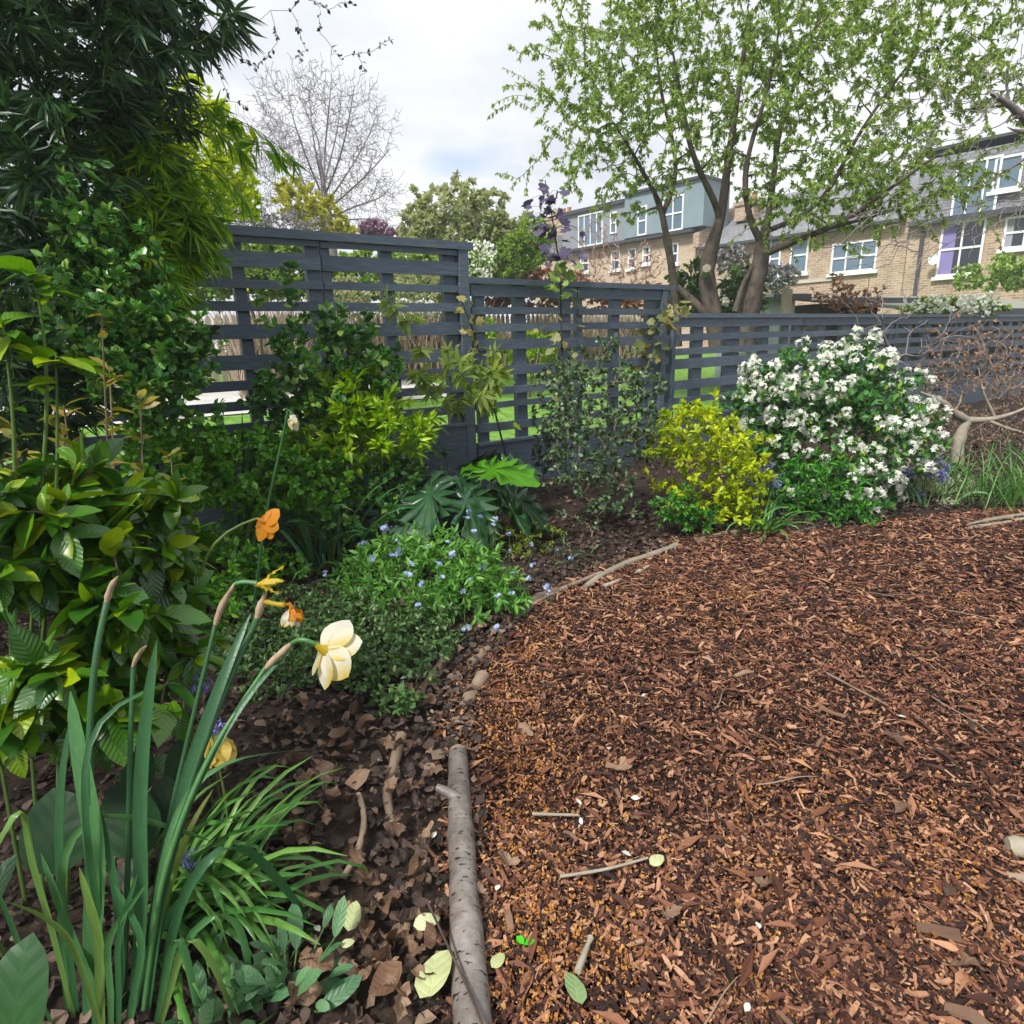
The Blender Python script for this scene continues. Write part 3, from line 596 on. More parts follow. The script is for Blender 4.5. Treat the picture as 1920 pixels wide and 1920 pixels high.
L_vib = leaf_mat('large_serrated_leaf', [(0, (0.022, 0.068, 0.015)), (0.45, (0.042, 0.115, 0.018)), (0.8, (0.085, 0.175, 0.022)), (1, (0.22, 0.29, 0.032))], 0.33, 0.2, vein=9.0, spec=0.75)
L_vib2 = leaf_mat('shoot_leaf', [(0, (0.05, 0.13, 0.025)), (0.6, (0.11, 0.22, 0.035)), (1, (0.28, 0.36, 0.05))], 0.32, 0.35, vein=8.0, spec=0.6)
L_bronze = leaf_mat('bronze_shoot_leaf', [(0, (0.10, 0.12, 0.03)), (0.5, (0.20, 0.19, 0.05)), (1, (0.32, 0.24, 0.08))], 0.4, 0.35)
L_acan = leaf_mat('thistle_leaf', [(0, (0.022, 0.06, 0.026)), (0.6, (0.042, 0.10, 0.045)), (1, (0.085, 0.16, 0.075))], 0.32, 0.22, vein=5.0, spec=0.8)
L_acanlit = leaf_mat('thistle_leaf_painted_lit', [(0, (0.07, 0.20, 0.02)), (1, (0.10, 0.26, 0.03))], 0.4, 0.5)  # brighter green imitates light coming through the leaf
L_strap = leaf_mat('strap_leaf', [(0, (0.038, 0.10, 0.045)), (0.5, (0.062, 0.15, 0.066)), (0.85, (0.10, 0.21, 0.09)), (1, (0.22, 0.27, 0.07))], 0.4, 0.3, nscale=30, spec=0.55, ribs=(9, 9, .5))
L_strap2 = leaf_mat('grassy_strap_leaf', [(0, (0.045, 0.13, 0.035)), (0.5, (0.08, 0.19, 0.05)), (1, (0.16, 0.28, 0.09))], 0.38, 0.3, nscale=30, ribs=(5, 5, 5))
L_fmn = leaf_mat('forget_me_not_leaf', [(0, (0.06, 0.16, 0.04)), (0.5, (0.11, 0.25, 0.06)), (1, (0.20, 0.36, 0.10))], 0.5, 0.35)
L_cover = leaf_mat('ground_cover_leaf', [(0, (0.030, 0.068, 0.024)), (0.5, (0.061, 0.121, 0.041)), (1, (0.135, 0.216, 0.081))], 0.4, 0.2)
L_moss = leaf_mat('feathery_leaf', [(0, (0.08, 0.11, 0.02)), (1, (0.22, 0.25, 0.06))], 0.6, 0.3)
L_choi = leaf_mat('choisya_leaf', [(0, (0.039, 0.111, 0.039)), (0.5, (0.072, 0.176, 0.058)), (0.9, (0.130, 0.260, 0.078)), (1, (0.286, 0.390, 0.065))], 0.36, 0.2, spec=0.6)
L_low = leaf_mat('low_shrub_leaf', [(0, (0.029, 0.111, 0.026)), (0.6, (0.058, 0.195, 0.036)), (1, (0.130, 0.312, 0.052))], 0.45, 0.3)
L_sage = leaf_mat('grey_green_leaf', [(0, (0.05, 0.115, 0.055)), (0.6, (0.085, 0.17, 0.085)), (1, (0.14, 0.24, 0.13))], 0.5, 0.2, vein=6.0)
L_arumshade = leaf_mat('broad_leaf_shaded', [(0, (0.008, 0.024, 0.009)), (0.6, (0.015, 0.045, 0.016)), (1, (0.032, 0.08, 0.03))], 0.5, 0.3, vein=5.0, spec=0.4)  # greens darkened to imitate shade at the foot of the daffodils
L_purple = leaf_mat('purple_vine_leaf', [(0, (0.05, 0.04, 0.085)), (1, (0.12, 0.09, 0.17))], 0.5, 0.25, warm=(1.0, 0.8, 1.1), sat=1.0, val=1.0)
L_olive = leaf_mat('olive_vine_leaf', [(0, (0.09, 0.12, 0.035)), (0.5, (0.17, 0.18, 0.05)), (1, (0.32, 0.27, 0.07))], 0.5, 0.35, sat=1.0)
L_farolive = leaf_mat('far_olive_leaf', [(0, (0.26, 0.31, 0.18)), (0.5, (0.38, 0.43, 0.27)), (1, (0.50, 0.53, 0.37))], 0.7, 0.45, sat=1.0, val=1.0)
L_fargreen = leaf_mat('far_green_leaf', [(0, (0.13, 0.22, 0.065)), (0.6, (0.23, 0.34, 0.10)), (1, (0.38, 0.48, 0.18))], 0.6, 0.35)
L_fargrey = leaf_mat('far_grey_leaf', [(0, (0.18, 0.18, 0.20)), (1, (0.33, 0.33, 0.36))], 0.8, 0.2, sat=1.0, val=1.0)
L_copper = leaf_mat('copper_leaf', [(0, (0.20, 0.09, 0.05)), (0.6, (0.36, 0.18, 0.11)), (1, (0.48, 0.30, 0.2))], 0.7, 0.3, warm=(1.2, 1, 0.8), sat=1.0, val=1.0)
L_magenta = leaf_mat('magenta_leaf', [(0, (0.24, 0.15, 0.22)), (1, (0.38, 0.23, 0.33))], 0.7, 0.3, warm=(1.1, 0.9, 1), sat=1.0, val=1.0)
L_yelflow = leaf_mat('yellow_blossom', [(0, (0.34, 0.36, 0.03)), (1, (0.58, 0.56, 0.06))], 0.6, 0.4, warm=(1, 1, 0.6), sat=1.0, val=1.0)
L_laurel = leaf_mat('laurel_leaf', [(0, (0.026, 0.060, 0.024)), (0.7, (0.060, 0.120, 0.042)), (1, (0.168, 0.264, 0.072))], 0.3, 0.15, spec=0.7)
L_olivedry = leaf_mat('dry_brown_leaf', [(0, (0.10, 0.065, 0.045)), (0.6, (0.22, 0.15, 0.10)), (1, (0.36, 0.26, 0.19))], 0.7, 0.2, warm=(1.1, 1, .9), sat=1.0, val=1.0)
L_white = leaf_mat('white_petal', [(0, (0.70, 0.72, 0.62)), (1, (0.82, 0.83, 0.76))], 0.5, 0.3, nscale=80, warm=(1, 1, 0.95), sat=1.0, val=1.0)
L_dry = leaf_mat('dry_grass', [(0, (0.32, 0.24, 0.17)), (0.6, (0.48, 0.37, 0.28)), (1, (0.58, 0.46, 0.36))], 0.8, 0.25, warm=(1, 0.95, 0.9), sat=1.0, val=1.0)
L_blue = leaf_mat('forget_me_not_petal', [(0, (0.30, 0.40, 0.70)), (0.7, (0.42, 0.53, 0.78)), (1, (0.60, 0.64, 0.80))], 0.6, 0.3, warm=(1, 1, 1), sat=1.0, val=1.0)
L_bluebell = leaf_mat('bluebell_petal', [(0, (0.17, 0.15, 0.50)), (1, (0.34, 0.32, 0.70))], 0.6, 0.3, warm=(1, 1, 1), sat=1.0, val=1.0)
B_brown = rough_mat('brown_bark', [(0.3, (0.05, 0.035, 0.027)), (0.7, (0.14, 0.105, 0.08))], 25, 0.85, 0.5, stretch=(1, 1, 0.4), usevar=0.3)
B_tree = rough_mat('tree_bark', [(0.3, (0.035, 0.028, 0.024)), (0.7, (0.145, 0.115, 0.095))], 13, 0.85, 1.0, stretch=(1, 1, 0.6), dist=0.02)
B_pale = rough_mat('pale_bark', [(0.3, (0.20, 0.175, 0.13)), (0.7, (0.40, 0.36, 0.28))], 14, 0.8, 0.5, usevar=0.2)
B_grey = rough_mat('grey_twig', [(0.3, (0.13, 0.11, 0.12)), (0.7, (0.28, 0.25, 0.25))], 20, 0.85, 0.3, usevar=0.3)
B_tan = rough_mat('tan_twig', [(0.3, (0.16, 0.11, 0.075)), (0.7, (0.32, 0.24, 0.17))], 25, 0.85, 0.3, usevar=0.4)
B_green = rough_mat('green_stem', [(0.3, (0.07, 0.13, 0.03)), (0.7, (0.14, 0.22, 0.05))], 20, 0.5, 0.1, usevar=0.3)
B_dark = rough_mat('dark_stem', [(0.3, (0.018, 0.016, 0.014)), (0.7, (0.05, 0.045, 0.035))], 20, 0.85, 0.2, usevar=0.3)
B_pink = rough_mat('pink_twig', [(0.3, (0.24, 0.15, 0.13)), (0.7, (0.42, 0.29, 0.26))], 20, 0.85, 0.0, usevar=0.5)
def B3(u, v, Y): p = at(u, v, Y); return np.array([p[0], Y, float(terrain(p[0], Y))])
def pts(*a): return np.array([at(*p) for p in a])
def resample(P, R, k):
    P = np.asarray(P, float); R = np.asarray(R, float); s = np.r_[0, np.cumsum(np.linalg.norm(np.diff(P, axis=0), axis=1))]; q = np.linspace(0, s[-1], k)
    out = np.stack([np.interp(q, s, P[:, i]) for i in range(3)], -1)
    for _ in range(3): out[1:-1] = 0.25 * out[:-2] + 0.5 * out[1:-1] + 0.25 * out[2:]
    return out, np.interp(q, s, R)

# ------------------------------------------------------------------ the far garden, back to front
rng = np.random.default_rng(11)
b = B3(615, 420, 26); root = thing('bare_tree', 'round headed bare tree with fine twigs far behind the tall fence', 'tree', b)
tr, rr = resample([b, *pts((620, 440, 26), (612, 395, 26), (606, 350, 26), (600, 300, 26))], [.26, .22, .18, .1, .06], 9); part('trunk', Geo().tubes(tr, rr, 8), B_grey, root)
T = ell_points(rng, 1000, [E(600, 272, 26, 132, 118, 2.8), E(660, 380, 26, 80, 50, 2.0), E(520, 320, 26, 60, 75, 2.0)], 0.4)
sca = []
for L in ([(612, 405), (560, 330), (520, 265), (495, 225)], [(610, 380), (575, 300), (548, 220), (540, 170)], [(608, 360), (590, 280), (580, 200), (582, 150)], [(606, 350), (610, 270), (618, 190), (622, 140)], [(608, 370), (640, 290), (655, 220), (665, 160)], [(610, 385), (655, 320), (690, 260), (706, 215)], [(612, 395), (665, 350), (710, 305), (730, 280)], [(616, 410), (670, 385), (715, 372), (735, 350)], [(618, 418), (670, 410), (720, 412)], [(612, 400), (540, 370), (495, 330), (470, 300)], [(606, 350), (598, 260), (560, 180)], [(606, 350), (632, 250), (642, 165)]):
    a_, b_ = resample(pts(*[(u, v, 26 + .9 * rng.normal()) for u, v in L]), np.linspace(.042, .012, len(L)), 14); sca += [(p, r, .12 * i) for i, (p, r) in enumerate(zip(a_, b_))]; part('limb', Geo().tubes(a_, b_, 5), B_grey, root)
P, R = grow(rng, sca, T, rmax=.02, rtip=.009, arch=-0.1, lw=0.3, jit=.02, taper=.72)
part('branches', Geo().tubes(P, R, 3, var=rng.random(len(P))), B_grey, root, 'stuff')
T2 = T[rng.integers(0, len(T), 4200)]; T2 = T2 + unit(T2 - at(614, 420, 26)) * (.2 + .45 * rng.random((4200, 1))) + rng.normal(size=(4200, 3)) * .13
P2, R2 = grow(rng, [(p, r, 0) for p, r in zip(P.reshape(-1, 3)[::2], R.reshape(-1)[::2])], T2, k=4, rmax=.014, rtip=.0085, arch=-.05)
part('twigs', Geo().tubes(P2, R2, 3), B_grey, root, 'stuff')
def far(name, label, cat, ells, nt, per, tpl, size, lm, bm, seed, **k):
    c = ells[0][0]; return shrub(name, label, cat, (c[0], c[1], float(terrain(c[0], c[1]))), ells, nt, per, tpl, size, lm, bm, seed, rmax=k.pop('rmax', .035), rtip=k.pop('rtip', .005), spread=.15, **k)
SG = 'shrubs beyond the fence'
far('golden_tree', 'bright lime yellow leafed tree rising behind the bamboo', 'tree', [E(375, 295, 6.6, 92, 108, .7), E(425, 380, 6.6, 55, 40, .4), E(300, 270, 6.6, 60, 70, .5)], 620, 30, OVAL, .05, L_goldfar, B_brown, 21, nup=.6)
far('forsythia', 'yellow flowering forsythia above the top rail of the tall fence', 'shrub', [E(560, 378, 15, 45, 42, .8), E(600, 405, 15, 45, 40, .8), E(655, 432, 15, 25, 16, .5)], 150, 22, TINY_W, .10, L_yelflow, B_brown, 22, group=SG)
far('shrub', 'grey lilac twiggy shrub just above the tall fence rail, below the forsythia', 'shrub', [E(530, 420, 13, 85, 26, .7), E(470, 405, 13, 40, 40, .5)], 170, 14, TINY, .07, L_fargrey, B_grey, 23, group=SG)
far('shrub', 'small magenta leaved bush above the right half of the tall fence rail', 'shrub', [E(697, 430, 17, 26, 16, .6), E(730, 440, 17, 26, 12, .5)], 80, 20, TINY_W, .10, L_magenta, B_brown, 24, group=SG)
far('shrub', 'large rounded olive green shrub behind the step between tall and middle fence', 'shrub', [E(865, 440, 12.5, 108, 88, 1.2), E(935, 470, 12.5, 85, 70, 1.0), E(790, 455, 12.5, 50, 60, .8)], 900, 26, TINY_W, .095, L_farolive, B_tan, 25, group=SG, arch=.02,
    extra=pts((835, 352, 12.5), (870, 345, 12.5), (888, 340, 12.4), (905, 362, 12.5), (770, 350, 12.6), (950, 372, 12.5), (800, 365, 12.5)))
far('shrub', 'fresh green leafy shrub left of the purple vine, above the middle fence', 'shrub', [E(1000, 455, 11.5, 42, 48, .6), E(960, 480, 11.5, 40, 35, .5)], 170, 20, OVAL, .085, L_fargreen, B_brown, 26, group=SG)
far('shrub', 'white blossomed shrub beside the end post of the tall fence', 'shrub', [E(893, 495, 10, 34, 38, .5), E(850, 500, 10, 40, 40, .4)], 150, 16, TINY_W, .06, L_fargreen, B_brown, 27, group=SG)
far('hedge', 'copper brown beech hedge above the middle fence', 'hedge', [E(1000, 520, 13.5, 62, 26, .6), E(940, 525, 13.5, 40, 22, .6), E(1060, 545, 13.5, 60, 36, .6), E(980, 555, 13.5, 110, 34, .6), E(1180, 560, 13.8, 90, 30, .6)], 620, 20, TINY_W, .075, L_copper, B_brown, 28)
far('shrub', 'mass of bare pinkish twigs in front of the far brick houses', 'shrub', [E(1150, 512, 13.5, 95, 42, .9), E(1115, 450, 13.5, 45, 50, .5), E(1215, 500, 13.5, 40, 50, .5)], 330, 3, TINY, .05, L_copper, B_pink, 29, group=SG, rtip=.007, lw=.4)
far('hedge', 'clipped green hedge seen through the top gap of the tall fence', 'hedge', [E(390, 500, 10.5, 110, 62, .6), E(540, 510, 10.8, 100, 52, .6), E(690, 515, 11, 90, 46, .6), E(800, 520, 11.3, 80, 40, .6), E(450, 480, 10.6, 130, 40, .5)], 1250, 24, TINY_W, .085, L_fargreen, B_brown, 30)
far('shrub', 'grey green bush behind the tall fence slats, in front of the pickets', 'shrub', [E(800, 545, 9.3, 95, 50, .6), E(640, 560, 9.6, 60, 40, .5)], 330, 16, TINY, .06, L_farolive, B_tan, 31, group=SG)
far('shrub', 'yellow green bush on the lawn behind the middle fence slats', 'shrub', [E(1000, 655, 9.0, 70, 34, .4), E(890, 620, 8.8, 55, 40, .4)], 150, 18, TINY_W, .06, L_lime, B_brown, 32, group=SG)
far('laurel', 'dark glossy laurel between the trunks of the leafy tree', 'shrub', [E(1345, 555, 9.6, 85, 58, .6), E(1290, 540, 9.6, 45, 40, .5), E(1400, 545, 9.6, 35, 40, .4)], 210, 18, OVAL, .10, L_laurel, B_dark, 33)
far('shrub', 'pale green bush against the brick wall above the felt roofed shed', 'shrub', [E(1850, 515, 15.5, 62, 32, .7), E(1930, 505, 15.5, 60, 38, .7)], 170, 18, TINY_W, .10, L_fargreen, B_brown, 34, group=SG)
far('shrub', 'white flowering bush poking over the low fence before the felt roofed shed', 'shrub', [E(1760, 578, 8.7, 62, 20, .3), E(1835, 575, 8.9, 45, 20, .3)], 110, 16, TINY_W, .07, L_fargreen, B_brown, 35, group=SG)
far('shrub', 'small dark red leaved maple in front of the dark open shed', 'shrub', [E(1610, 566, 9.4, 50, 26, .4), E(1560, 545, 9.4, 40, 30, .4)], 90, 8, TINY_W, .055, L_copper, B_brown, 36, group=SG)
far('shrub', 'blue grey lilac bush behind the trunks of the leafy tree', 'shrub', [E(1375, 490, 16, 30, 28, .5), E(1460, 520, 16, 40, 26, .5)], 110, 16, TINY_W, .11, L_fargrey, B_grey, 37, group=SG)
root = thing('ornamental_grass', 'swathe of dry beige grasses in front of the picket fence', 'grass', (*at(640, 560, 10.2)[:2], .5))
G = Geo(); n = 3000; uu = rng.uniform(430, 1240, n); YY = 8.9 + (uu - 430) / 810 * 5.4 + rng.normal(size=n) * .25; P = np.zeros((n, 3, 3))
for i in range(n):
    x = at(uu[i], 600, YY[i])[0]; z = float(terrain(x, YY[i])); h = .55 + .75 * rng.random() * (1 if uu[i] < 900 else .7); l = rng.normal(size=2) * .22
    P[i] = [(x, YY[i], z), (x + l[0] * .4, YY[i] + l[1] * .4, z + h * .6), (x + l[0], YY[i] + l[1], z + h)]
part('blades', Geo().tubes(P, np.broadcast_to(np.array([.012, .01, .003]), (n, 3)), 3, var=rng.random(n)), L_dry, root, 'stuff')
# blossom on the two white-flowering far shrubs
for e, n, k in (([E(893, 490, 9.75, 36, 42, .4)], 90, 'white blossom'), ([E(1765, 573, 8.45, 62, 18, .2), E(1835, 570, 8.6, 45, 18, .2)], 90, 'x')):
    p = ell_points(rng, n, e, .6); tgt = [o for o in scene.objects if o.parent is None and o.get('label', '').startswith('white blossomed' if n == 90 and k == 'white blossom' else 'white flowering bush')][0]
    part('blossom', Geo().inst(ROUND, np.repeat(p, 4, 0) + rng.normal(size=(n * 4, 3)) * .03, frames(rand_dirs(rng, n * 4), rand_dirs(rng, n * 4)), np.full(n * 4, .06)), L_white, tgt, 'stuff')

# the leafy multi-stemmed tree just beyond the fence
YT = 8.0; m = mpp(1350, 500, YT)
b = B3(1350, 640, YT); root = thing('leafy_tree', 'large spring green tree with several leaning trunks behind the low fence', 'tree', b)
limbs = [([(1272, 650, 8.1), (1268, 560, 8.1), (1258, 490, 8.0), (1247, 430, 8.0), (1241, 398, 8.0)], [13, 13, 12, 11, 10]),
         ([(1241, 400, 8.0), (1228, 360, 8.0), (1208, 328, 7.9), (1190, 292, 7.8), (1150, 230, 7.7)], [10, 8, 7, 5, 3]),
         ([(1241, 402, 8.0), (1258, 370, 8.1), (1270, 320, 8.1), (1260, 255, 8.2), (1240, 180, 8.2), (1230, 90, 8.2)], [10, 8, 7, 6, 5, 3]),
         ([(1256, 530, 8.1), (1290, 556, 8.05), (1325, 588, 8.0), (1345, 640, 8.0)], [13, 14, 15, 15]),
         ([(1345, 650, 8.0), (1338, 590, 8.0), (1321, 520, 8.0), (1330, 470, 8.0), (1350, 420, 8.0), (1358, 370, 8.0), (1363, 310, 8.0), (1378, 220, 8.1), (1395, 90, 8.2)], [23, 23, 20, 18, 17, 15, 14, 9, 5]),
         ([(1352, 415, 8.0), (1338, 370, 7.9), (1312, 325, 7.8), (1292, 270, 7.7), (1280, 200, 7.7), (1262, 100, 7.6)], [13, 11, 9, 8, 6, 3]),
         ([(1398, 650, 7.9), (1403, 590, 7.9), (1415, 530, 7.9), (1430, 480, 7.9), (1428, 450, 7.9)], [27, 27, 24, 21, 17]),
         ([(1428, 455, 7.9), (1410, 425, 7.85), (1398, 375, 7.8), (1395, 325, 7.8), (1412, 255, 7.8), (1440, 170, 7.8), (1460, 60, 7.7)], [13, 11, 9, 9, 7, 5, 3]),
         ([(1430, 460, 7.9), (1442, 400, 8.0), (1452, 320, 8.2), (1460, 240, 8.3), (1500, 130, 8.4), (1540, 20, 8.4)], [14, 11, 9, 8, 6, 4]),
         ([(1434, 476, 7.9), (1490, 452, 7.7), (1560, 426, 7.5), (1620, 392, 7.3), (1672, 350, 7.1), (1760, 290, 6.9)], [13, 11, 9, 7, 5, 3]),
         ([(1560, 426, 7.5), (1630, 408, 7.4), (1700, 385, 7.3)], [7, 5, 3]),
         ([(1446, 430, 8.0), (1510, 405, 7.9), (1560, 355, 7.8), (1590, 285, 7.8), (1650, 190, 7.7), (1720, 100, 7.6)], [9, 8, 7, 6, 5, 3]),
         ([(1378, 585, 7.75), (1390, 540, 7.8), (1410, 500, 7.85)], [9, 8, 7])]
sk = []
for L, w in limbs:
    P, R = resample(pts(*L), np.array(w) * m * np.where(np.array(w) < 18, .56, .74), max(8, 3 * len(L))); part('trunk' if w[0] > 12.5 else 'limb', Geo().tubes(P, R * (1 + .06 * rng.normal(size=len(R))), 9, cap=True), B_tree, root)
    sk += [(p, r, i * .08) for i, (p, r) in enumerate(zip(P, R)) if p[2] > 1.6]
c = at(1323, 508, 7.87); part('cut_stub', Geo().tubes(np.array([at(1322, 515, 7.95), c + [-.02, -.1, .02]]), np.array([.055, .05]), 8, cap=True), B_pale, root, label='pale sawn branch stub')
crown = [E(1640, 380, 7.2, 110, 50, .6), E(1500, 330, 7.6, 100, 60, .7), E(1750, 360, 7.1, 70, 40, .5), E(1840, 180, 7.2, 90, 130, .9), E(1830, 330, 7.1, 80, 45, .5), E(1560, 350, 7.4, 130, 60, .9), E(1700, 385, 7.2, 90, 40, .6), E(1170, 365, 7.9, 65, 40, .5), E(1130, 210, 7.8, 120, 70, .8), E(1440, 380, 7.6, 70, 45, .5), E(1125, 140, 7.9, 120, 130, 1.1), E(1300, 70, 8.0, 170, 120, 1.3), E(1500, 100, 8.0, 190, 150, 1.4), E(1690, 90, 7.6, 170, 140, 1.2), E(1600, 300, 7.5, 140, 85, 1.0),
         E(1190, 270, 7.9, 130, 75, .9), E(1090, 290, 7.8, 70, 30, .4), E(1380, 210, 8.0, 120, 90, 1.2), E(1800, 60, 7.4, 130, 120, 1.0), E(1690, 330, 7.2, 90, 60, .7), E(1520, 400, 7.6, 80, 45, .6), E(1240, -60, 8, 260, 90, 1.4), E(1600, -80, 8, 300, 90, 1.4)]
T = ell_points(rng, 1300, crown, .15); T = np.concatenate([T, pts((985, 88, 7.8), (1000, 105, 7.8), (1020, 180, 7.8), (995, 40, 7.9), (1040, 60, 7.8), (1010, 300, 7.7), (1040, 250, 7.7), (1060, 320, 7.7), (1075, 345, 7.7))])
P, R = grow(rng, sk, T, rmax=.04, rtip=.0045, arch=.05, lw=.25, jit=.03, taper=.6); part('branches', Geo().tubes(P, R, 4, var=rng.random(len(P))), B_tree, root, 'stuff')
T2 = P[:, -1][rng.integers(0, len(P), 1900)] + rng.normal(size=(1900, 3)) * [.35, .35, .22]
P2, R2 = grow(rng, [(p, r, 0) for p, r in zip(P[:, 3:].reshape(-1, 3), R[:, 3:].reshape(-1))], T2, k=5, rmax=.008, rtip=.003, arch=.08); part('twigs', Geo().tubes(P2, R2, 3), B_tree, root, 'stuff')
PP = np.concatenate([P[:, 1:], P2]); pos, rot, d = on_paths(rng, PP, 34, .12, 70, .6, .7, .6, 0, 6)
foliage(root, DROOP, L_tree, pos, rot, .046 * (.5 + .8 * rng.random(len(pos))), 0, mass='crown')

root = thing('bare_tree', 'pale grey leafless branches reaching in from the right in front of the leafy tree', 'tree', at(1990, 640, 6.2) * [1, 1, 0])
A, r = resample(pts((2010, 640, 6.2), (2000, 480, 6.2), (1985, 330, 6.2), (1930, 215, 6.1), (1860, 175, 6.0)), [.08, .07, .06, .035, .02], 14); part('trunk', Geo().tubes(A, r, 8), B_grey, root)
T = np.concatenate([ell_points(rng, 300, [E(1690, 440, 6.0, 160, 75, .6), E(1780, 220, 6.1, 150, 100, .7), E(1880, 110, 6.2, 90, 90, .6), E(1860, 390, 6.2, 80, 60, .5)], .2), pts((1540, 103, 6), (1600, 262, 6), (1650, 250, 6.1), (1520, 90, 6), (1580, 150, 6), (1700, 460, 6.1), (1780, 420, 6.1), (1640, 240, 6))])
P, R = grow(rng, [(p, q, i * .1) for i, (p, q) in enumerate(zip(A, r)) if i > 4], T, rmax=.028, rtip=.0035, arch=.05, lw=.45, jit=.05, taper=.75); part('branches', Geo().tubes(P, R, 4, var=rng.random(len(P))), B_grey, root, 'stuff')
root = thing('bare_branch', 'thin budding twigs hanging across the sky above the tall fence', 'branch', at(470, -120, 3.0))
A, r = resample(pts((380, -160, 3.1), (470, -90, 3.0), (560, -30, 3.0)), [.012, .009, .005], 7); part('limb', Geo().tubes(A, r, 6), B_grey, root)
T = pts((738, 74, 3), (690, 100, 3), (684, 135, 3), (640, 112, 3), (600, 62, 3), (575, 95, 3), (455, 118, 3), (462, 200, 3), (415, 150, 3), (430, 190, 3), (520, 80, 3), (665, 8, 3), (615, 18, 3), (560, 120, 2.9), (500, 110, 3.05), (545, 20, 3), (445, 60, 3), (400, 90, 3), (475, 130, 3))
P, R = grow(rng, [(p, q, 0) for p, q in zip(A, r)], T, rmax=.004, rtip=.0011, arch=.08, lw=.3, jit=.05); part('twigs', Geo().tubes(P, R, 4), B_grey, root, 'stuff')
pos, rot, d = on_paths(rng, P, 7, .3, 60, 0, .3, .8); part('buds', Geo().inst(TINY_W, pos, rot, .012 + .014 * rng.random(len(pos))), L_boxdark, root, 'stuff')

# ------------------------------------------------------------------ bamboo and the tall planting on the left
rng = np.random.default_rng(41)
def bamboo(label, base, ells, nt, per, lm, seed, singles, extra=None, nculm=14, size=.095, **k):
    return shrub('bamboo', label, 'bamboo', base, ells, nt, per, BAMBOO, size, lm, B_green, seed, singles, nstem=nculm, shell=.1, spread=.28, rmax=.009, rtip=.0012, arch=.2, s0=.35, ang=42, droop=.85, nup=.4, nrand=.7, lw=.1, extra=extra, vary=.35, **k)
bamboo('tall dark green bamboo filling the top left corner', (-1.75, 2.45, 0), [E(110, 80, 2.5, 250, 190, .5), E(105, 330, 2.4, 150, 210, .45), E(320, 30, 2.6, 120, 55, .3), E(60, 560, 2.3, 130, 150, .4), E(60, 760, 2.25, 130, 110, .3), E(0, 470, 2.7, 110, 190, .3), E(250, 200, 2.8, 80, 80, .2), E(20, -150, 2.5, 450, 160, .6)],  # topmost lobe, out of view, extended to shade the left bed
       1000, 19, L_bamdark, 42, 140, extra=pts((455, 50, 2.6), (440, 20, 2.6), (400, 60, 2.6), (350, 150, 2.6), (330, 175, 2.6), (370, 80, 2.5)))
bamboo('lighter yellow green bamboo drooping over the left end of the tall fence', (-1.45, 2.75, 0), [E(270, 330, 2.75, 80, 120, .25), E(265, 470, 2.7, 100, 110, .3), E(250, 590, 2.6, 80, 60, .2), E(335, 430, 2.8, 65, 55, .2), E(350, 400, 2.85, 60, 30, .15)],
       480, 18, L_bamlit, 43, 160, extra=pts((400, 360, 2.8), (420, 420, 2.8), (395, 210, 2.75), (430, 225, 2.7), (480, 262, 2.7), (515, 285, 2.7), (550, 295, 2.7), (405, 480, 2.8), (400, 300, 2.75)))
root = [o for o in scene.objects if o.get('label', '').startswith('lighter yellow green bamboo')][0]; rg = np.random.default_rng(44)
for L in ([(300, 245, 2.7), (390, 212, 2.7), (440, 218, 2.7), (500, 255, 2.7), (555, 300, 2.7)], [(330, 232, 2.7), (400, 240, 2.7), (445, 270, 2.7), (470, 305, 2.7)], [(300, 330, 2.75), (390, 315, 2.75), (440, 345, 2.75), (465, 385, 2.75)], [(310, 400, 2.8), (390, 400, 2.8), (425, 430, 2.8)], [(300, 180, 2.7), (390, 200, 2.7), (420, 190, 2.7)]):
    P, R = resample(pts(*L), np.linspace(.003, .001, len(L)), 14); part('cane', Geo().tubes(P, R, 5), B_green, root)
    pos, rot, d = on_paths(rg, P[None], 22, .35, 45, 1.25, .4, .6); foliage(root, BAMBOO, L_bamlit, pos, rot, .105 * (.7 + .5 * rg.random(22)), 22)
UB = 'evergreen shrubs on the left of the bed'
shrub('evergreen_shrub', 'tall evergreen shrub with small round leaves climbing beside the bamboo', 'shrub', B3(230, 900, 2.15), [E(220, 600, 2.15, 110, 160, .3), E(290, 710, 2.1, 90, 110, .3), E(170, 430, 2.2, 55, 110, .2), E(330, 620, 2.2, 50, 70, .2)], 460, 15, ROUND, .031, L_ever, B_brown, 51, 200, group=UB,
      extra=pts((400, 690, 2.2), (420, 760, 2.2), (120, 330, 2.15), (125, 480, 2.1), (385, 590, 2.25), (110, 250, 2.2), (200, 300, 2.2), (260, 420, 2.2), (310, 500, 2.2), (420, 640, 2.2), (130, 200, 2.2)))
shrub('evergreen_shrub', 'evergreen shrub with small round leaves growing up the middle of the tall fence', 'shrub', B3(620, 930, 3.05), [E(615, 700, 3.05, 110, 130, .3), E(690, 690, 3.1, 70, 90, .25), E(560, 760, 3.0, 90, 90, .3)], 300, 14, ROUND, .042, L_ever, B_brown, 52, 200, group=UB,
      extra=pts((542, 500, 3.0), (540, 520, 3.0), (545, 545, 3.0), (610, 585, 3.0), (605, 610, 3), (480, 560, 2.9), (490, 600, 2.9), (690, 580, 3.05)), s0=.3)
shrub('evergreen_shrub', 'low dense green shrub with tiny round leaves in front of the tall fence', 'shrub', B3(470, 1000, 2.6), [E(450, 880, 2.6, 150, 75, .35), E(560, 900, 2.7, 110, 70, .3), E(330, 860, 2.3, 110, 90, .3)], 620, 17, ROUND, .029, L_ever2, B_brown, 53, 200, group=UB)
